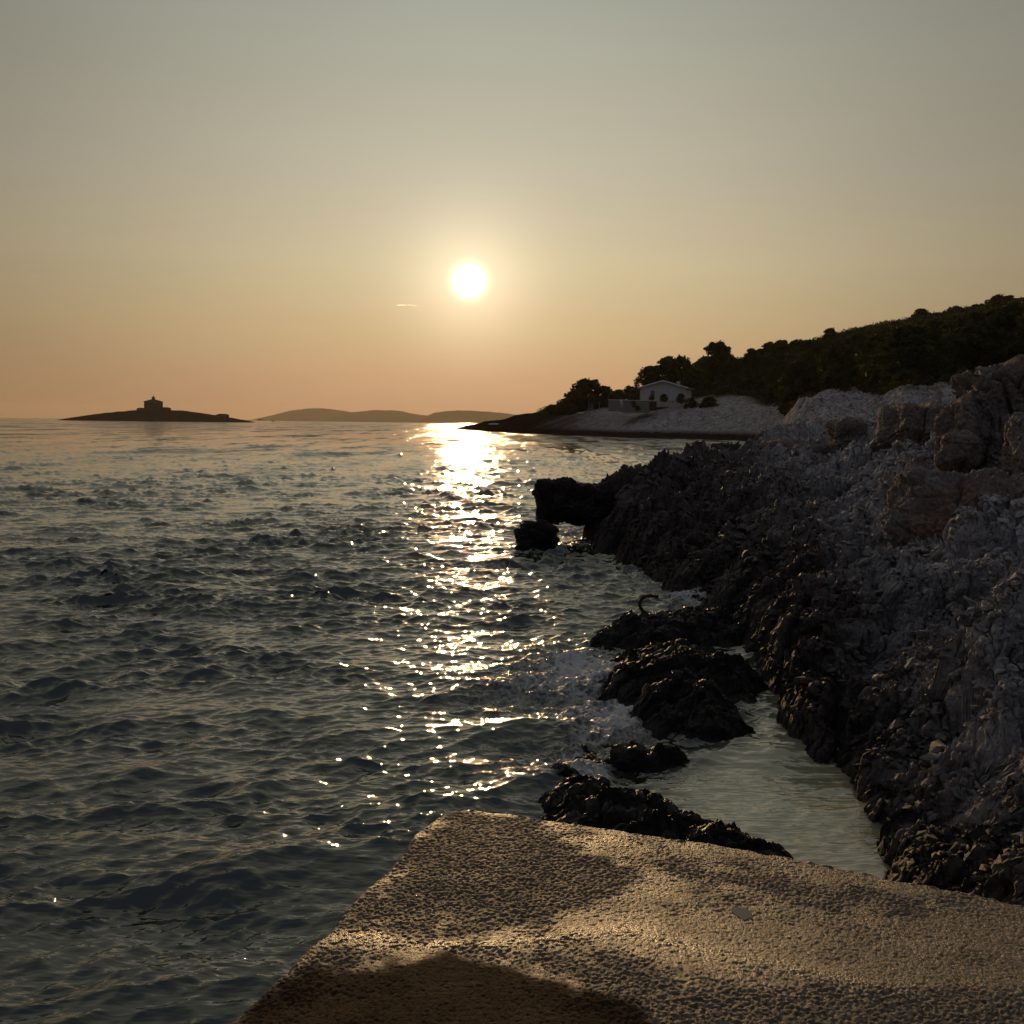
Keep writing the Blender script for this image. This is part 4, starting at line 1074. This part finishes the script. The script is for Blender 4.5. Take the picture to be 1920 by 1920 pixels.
def build_house():
    c = at(1201, 753, 214); yaw = math.radians(-17); zb = at(1201, 752, 214)[2]
    r = empty('house', (c[0], c[1], zb), yaw)
    tag(r, 'single-storey white house with a low gabled roof above the rocky slope', 'house')
    # local: x right along the gable front, y back, z up.  Gable front 9.6 m, side 9 m
    Wd, Dp, H, RH = 9.3, 9.5, 2.75, 1.35
    MB().prism([(0, 0, -1.2), (Wd, 0, -1.2), (Wd, 0, H), (Wd / 2, 0, H + RH), (0, 0, H)], (0, Dp, 0)).build('wall', M_WALL, r)
    for s in (0, 1):
        x0 = -.55 if s == 0 else Wd + .55; zz = H - .55 * RH / (Wd / 2)
        MB().prism([(x0, -.6, zz + .05), (Wd / 2, -.6, H + RH + .05), (Wd / 2, -.6, H + RH + .24), (x0, -.6, zz + .24)], (0, Dp + 1.1, 0)).build('roof', M_ROOF, r)
        MB().prism([(x0, -.66, zz - .02), (Wd / 2, -.66, H + RH - .02), (Wd / 2, -.66, H + RH + .22), (x0, -.66, zz + .22)], (0, .055, 0)).build('fascia', M_TRIM, r)

    def window(x, z, w, h, shutter=None):
        f = MB().box((x, -.03, z), (w, .08, h)).build('window', M_TRIM, r)
        MB().box((x, -.085, z), (w - .18, .03, h - .18)).build('pane', M_GLASS if shutter is None else shutter, f)
        MB().box((x, -.10, z - h / 2 - .06), (w + .2, .22, .07)).build('sill', M_TRIM, f)
    window(2.5, 1.55, 1.15, 1.5); window(2.5 + 4.2, 1.3, .01 + 1.0, 2.3, M_BLUE)
    d = MB().box((5.0, -.03, 1.1), (1.0, .07, 2.1)).build('door', M_BLUE, r); MB().box((5.35, -.09, 1.1), (.06, .05, .16)).build('handle', M_DARK, d)
    # side wall: tall white shutters
    for y_, w_, h_ in ((1.1, .9, 1.7), (3.6, 1.0, 1.7), (6.6, 1.1, 2.4)):
        f = MB().box((-.04, y_, 1.35), (.08, w_, h_)).build('window', M_TRIM, r); MB().box((-.095, y_ + w_ * .0, 1.35), (.03, w_ - .25, h_ - .2)).build('pane', M_GLASS, f)
        for sgn in (-1, 1): MB().box((-.10, y_ + sgn * (w_ * .5 + .3), 1.35), (.07, .5, h_)).build('shutter', M_TRIM, r)
    MB().prism([(Wd * .70, 6, H + .2), (Wd * .70 + .7, 6, H + .2), (Wd * .70 + .7, 6, H + 1.6), (Wd * .70, 6, H + 1.6)], (0, .7, 0)).build('chimney', M_WALL, r)
    # terrace wall in front
    t = empty('terrace', (*at(1183, 768, 206)[:2], at(1183, 768, 206)[2] - .6)); tag(t, 'pale stone terrace with a dark doorway below the white house', 'terrace')
    MB().box((.9, 1.2, 1.2), (5.4, 4.0, 2.4)).build('retaining_wall', M_STONE, t)
    MB().box((.9, 1.2, 2.45), (5.6, 4.2, .10)).build('coping', M_TRIM, t)
    MB().box((4.3, -.3, 1.35), (1.35, 1.6, 1.8)).build('cellar_door', M_DARK, t)
    for k in range(5): MB().box((-2.4 + k * .1, -1.15 - k * .28, .9 - k * .18), (1.6, .3, .18)).build('step', M_STONE, t)
    w = empty('garden_wall', (*at(1158, 766, 214)[:2], at(1158, 768, 214)[2] - .4)); tag(w, 'low plain rendered wall running left from the terrace', 'wall')
    MB().box((-.2, 0, 1.2), (3.4, .35, 2.3)).build('wall_panel', M_STONE, w); MB().box((-.2, 0, 2.41), (3.6, .5, .1)).build('coping', M_TRIM, w)
    MB().box((1.75, -.05, 1.3), (.4, .45, 2.6)).build('pier_post', M_TRIM, w)


build_house()
for k, (px, py, y, w, lab) in enumerate([(1187, 749, 205.5, 14, 'dark potted bush in front of the terrace wall'), (1245, 738, 210, 14, 'round dark bush between door and window of the house'), (1222, 740, 209, 10, 'small bush under the left front window'),
                                         (1277, 737, 207, 18, 'dark bush against the right front corner of the house'), (1196, 760, 203.5, 9, 'tiny conical shrub at the foot of the terrace'), (1296, 744, 205, 24, 'low spreading bush right of the house'),
                                         (1330, 742, 204, 34, 'low bush on the bare rock right of the house')]):
    plant_px('bush', k % 3, px, py, w, y, lab, 'bush', base=py + w * 1.05)
# pale objects among the trees left of the house
cb = at(1114, 760, 252)
r = empty('beach_hut', (cb[0], cb[1], head_z(cb[0], 252) - .1)); tag(r, 'little open timber shelter in the shade of the big round tree', 'hut')
for sx_ in (-1.3, 1.3):
    for sy_ in (-1, 1): MB().box((sx_, sy_, 1.1), (.12, .12, 2.2)).build('post', M_STONE, r)
MB().box((0, 0, 2.26), (3.3, 2.7, .12)).build('roof', M_DARK, r); MB().box((-.5, .9, 1.0), (.7, .1, 1.5)).build('door', M_STONE, r)
for k, (px, py, y, w, lab) in enumerate([(927, 798.5, 318, 3.6, 'pale upturned boat hull on the flat rocks near the tip of the point'), (1089, 773, 238, 1.8, 'small white dinghy drawn up on the slope below the round tree')]):
    p = at(px, py, y); z = float(head_z(p[0], y)) + .25; r = empty('rowing_boat', (p[0], y, max(z, p[2] - .2)), .1); tag(r, lab, 'boat', 'small boats pulled up on the point')
    bm = bmesh.new(); n = 10; rings = []
    for i in range(n + 1):
        t = i / n * 2 - 1; bw = (1 - abs(t) ** 2.6) * w * .16 + .03; rings.append([bm.verts.new((t * w / 2, bw * math.cos(a), -bw * .0 + .42 * w * .22 * math.sin(a) * (1 - .3 * t * t))) for a in np.linspace(0, math.pi, 9)])
    for a, b_ in zip(rings[:-1], rings[1:]):
        for j in range(8): bm.faces.new((a[j], a[j + 1], b_[j + 1], b_[j]))
    me = bpy.data.meshes.new('hull'); bm.to_mesh(me); bm.free(); me.materials.append(M_TRIM); o = bpy.data.objects.new('hull', me); COL.objects.link(o); o.parent = r
    MB().tube([(-w / 2, 0, .1), (0, 0, .10 * w), (w / 2, 0, .1)], .05, 6).build('keel', M_DARK, r)

# ------------------------------------------------------------------ the lighthouse island
IY = 1200.0
M_ISL = simple('island_ground', (.035, .024, .018), 1, .4, .05, spec=0)


def build_island():
    top = [(112, 787), (150, 781.5), (190, 775.5), (230, 771.5), (258, 769.5), (300, 768.5), (342, 770), (380, 775), (405, 779), (432, 783.5), (455, 787.5), (474, 790.5)]
    P = np.array([[*at(px, py, IY)[[0, 2]]] for px, py in top]); nc, nr = 260, 60
    xs = np.linspace(P[0, 0], P[-1, 0], nc); t = np.linspace(-1, 1, nr); hh = np.interp(xs, P[:, 0], P[:, 1])
    X, T = np.meshgrid(xs, t); Y = IY + T * 75 * np.clip(np.minimum(X - xs[0], xs[-1] - X) / 60, 0.05, 1) ** .5
    Z = (hh[None] + .8) * (1 - np.abs(T) ** 1.8) - .8 + .5 * noise2(X / 7, Y / 7, 4) * (1 - np.abs(T)) + .25 * noise2(X / 2.5, Y / 2.5, 5)
    tag(mesh_np('island', np.stack([X, Y, Z], -1).reshape(-1, 3), grid_faces(nr, nc), M_ISL), kind='structure')
    M_LH = simple('old_stone', (.10, .07, .055), 1, .2, .3, spec=0)
    c = at(288, 769, IY); r = empty('lighthouse', (c[0], IY, c[2] - .5)); tag(r, 'square lighthouse building with a stubby lantern on its roof on the dark island', 'lighthouse')
    k = IY / 1920.0; w = 26 * k; h = 16 * k
    MB().box((0, 0, h / 2), (w, w, h)).build('wall', M_LH, r)
    for zz in (h * .3, h * .7):
        for xx in (-.3, 0, .3): f = MB().box((xx * w, -w / 2 - .05, zz), (1.1, .2, 1.9)).build('window', M_DARK, r)
    MB().box((0, 0, h + .2), (w + 1.2, w + 1.2, .4)).build('cornice', M_LH, r)
    bm = bmesh.new(); bmesh.ops.create_cone(bm, cap_ends=True, segments=4, radius1=w * .76, radius2=w * .2, depth=4.0 * k, matrix=Matrix.Translation((0, 0, h + .4 + 2.0 * k)) @ Matrix.Rotation(math.pi / 4, 4, 'Z'))
    me = bpy.data.meshes.new('roof'); bm.to_mesh(me); bm.free(); me.materials.append(M_LH); o = bpy.data.objects.new('roof', me); COL.objects.link(o); o.parent = r
    zt = h + .4 + 3.9 * k
    MB().tube([(0, 0, zt - 1), (0, 0, zt + 3.6 * k)], 3.0 * k, 12).build('lantern_room', M_LH, r)
    MB().tube([(0, 0, zt + 3.6 * k), (0, 0, zt + 3.9 * k)], 4.4 * k, 12).build('gallery', M_LH, r)
    MB().tube([(0, 0, zt + 3.9 * k), (0, 0, zt + 5.4 * k), (0, 0, zt + 6.2 * k)], [2.2 * k, 1.8 * k, .4], 12).build('lantern', M_GLASS, r)
    MB().tube([(0, 0, zt + 6.0 * k), (0, 0, zt + 10.5 * k)], [.18, .1], 6).build('mast', M_DARK, r)

    def annex(px0, px1, py, hpx, lab, y, gable=True):
        a = at((px0 + px1) / 2, py, y); wv = (px1 - px0) * k; hv = hpx * k
        q = empty('outbuilding', (a[0], y, a[2] - .5)); tag(q, lab, 'outbuilding', 'low outbuildings on the lighthouse island')
        MB().box((0, 0, hv / 2), (wv, 6, hv + .01)).build('wall', M_LH, q)
        if gable: MB().prism([(-wv / 2 - .3, -3.3, hv), (wv / 2 + .3, -3.3, hv), (wv * .18, -3.3, hv + 1.6 * k), (-wv * .22, -3.3, hv + 1.6 * k)], (0, 6.6, 0)).build('roof', M_LH, q)
        MB().box((0, -3.05, hv * .35), (1.1, .2, hv * .6)).build('door', M_DARK, q)
    annex(258, 275, 769.5, 4.0, 'low flat outbuilding against the left side of the lighthouse', IY - 6)
    annex(304, 319, 769.5, 5.0, 'gabled outbuilding right of the lighthouse', IY - 6)
    annex(321, 341, 771, 2.4, 'long low shed at the right end of the lighthouse row', IY - 6, False)
    annex(407, 428, 782, 5.2, 'lone hut near the right-hand tip of the lighthouse island', IY - 4)


build_island()

# ------------------------------------------------------------------ distant hills, ship, boats, trail
M_HILL = simple('hill_scrub', (.05, .04, .03), 1, .3, .004, spec=0)


def build_hill(pts, y, depth, seed):
    P = np.array([at(px, py, y)[[0, 2]] for px, py in pts]); nc, nr = 320, 24
    xs = np.linspace(P[0, 0], P[-1, 0], nc); t = np.linspace(-1, 1, nr); hh = np.interp(xs, P[:, 0], P[:, 1])
    kk = np.hanning(13); kk /= kk.sum(); hh = np.convolve(np.pad(hh, 6, 'edge'), kk, 'valid')
    X, T = np.meshgrid(xs, t); Y = y + T * depth
    Z = (hh[None] + 3) * (1 - np.abs(T) ** 1.6) - 3 + (3.0 * noise2(X / 70, Y / 70, seed) + 1.6 * noise2(X / 20, Y / 20, seed + 1)) * (1 - np.abs(T))
    tag(mesh_np('hill', np.stack([X, Y, Z], -1).reshape(-1, 3), grid_faces(nr, nc), M_HILL), kind='structure')


build_hill([(455, 793), (480, 787), (510, 779), (545, 770), (580, 765.5), (600, 765), (630, 768), (660, 773), (700, 779), (760, 786), (800, 796)], 12000, 600, 3)
build_hill([(600, 796), (640, 777), (655, 773.5), (690, 770), (705, 768.5), (722, 769.5), (735, 769), (752, 770.5), (775, 776), (800, 779), (830, 784), (870, 800)], 11300, 600, 6)
build_hill([(770, 798), (800, 780), (815, 774), (835, 771), (860, 769.5), (885, 770), (910, 771.5), (940, 774), (965, 777), (1000, 780), (1060, 786), (1120, 800)], 10500, 600, 9)

M_HULL = simple('hull_paint', (.12, .10, .09), .7, .2, .1)
c = at(489, 787.5, 5200)
r = empty('sailing_ship', (c[0], 5200, 0)); tag(r, 'faint three-masted ship in the haze off the lighthouse island', 'ship')
MB().prism([(-17, -4, 2), (19, -4, 2), (24, -4, 6.5), (-19, -4, 6.5)], (0, 8, 0)).build('hull', M_HULL, r)
MB().box((-6, 0, 8), (20, 6, 3)).build('deckhouse', M_HULL, r)
for x_ in (-11, 1, 12): MB().tube([(x_, 0, 6), (x_, 0, 24)], [.5, .3], 6).build('mast', M_HULL, r)
for px, py, y, lab in ((512, 790.5, 2300, 'tiny dark motorboat on the horizon between the ship and the hills'), (466, 789.8, 2000, 'tiny dark boat off the right tip of the lighthouse island')):
    c = at(px, py, y); r = empty('motorboat', (c[0], y, 0)); tag(r, lab, 'boat', 'tiny boats on the horizon')
    MB().prism([(-3.6, -1.2, .05), (3.4, -1.2, .05), (4.8, -1.2, 1.2), (-4.0, -1.2, 1.1)], (0, 2.4, 0)).build('hull', M_HULL, r)
    MB().prism([(-1.4, -.9, 1.1), (1.4, -.9, 1.1), (.7, -.9, 2.2), (-1.2, -.9, 2.2)], (0, 1.8, 0)).build('cabin', M_HULL, r)

# short vapour trail below and left of the sun
m = bpy.data.materials.new('ice_cloud'); m.use_nodes = True; nt = m.node_tree; nt.nodes.clear()
vs = nt.nodes.new('ShaderNodeVolumeScatter'); vs.inputs['Density'].default_value = .0022; vs.inputs['Anisotropy'].default_value = .9
nt.links.new(vs.outputs[0], nt.nodes.new('ShaderNodeOutputMaterial').inputs['Volume'])
a, b_ = at(744, 571.5, 15000), at(790, 573, 15400)
tag(MB().tube([tuple((b_ - a) * t) for t in (0, .15, .4, .8, 1)], [9, 12, 8, 6, 1], 10).build('vapour_trail', m, smooth=True, loc=a), 'short thin bright vapour trail low in the sky left of the sun', 'vapour trail')
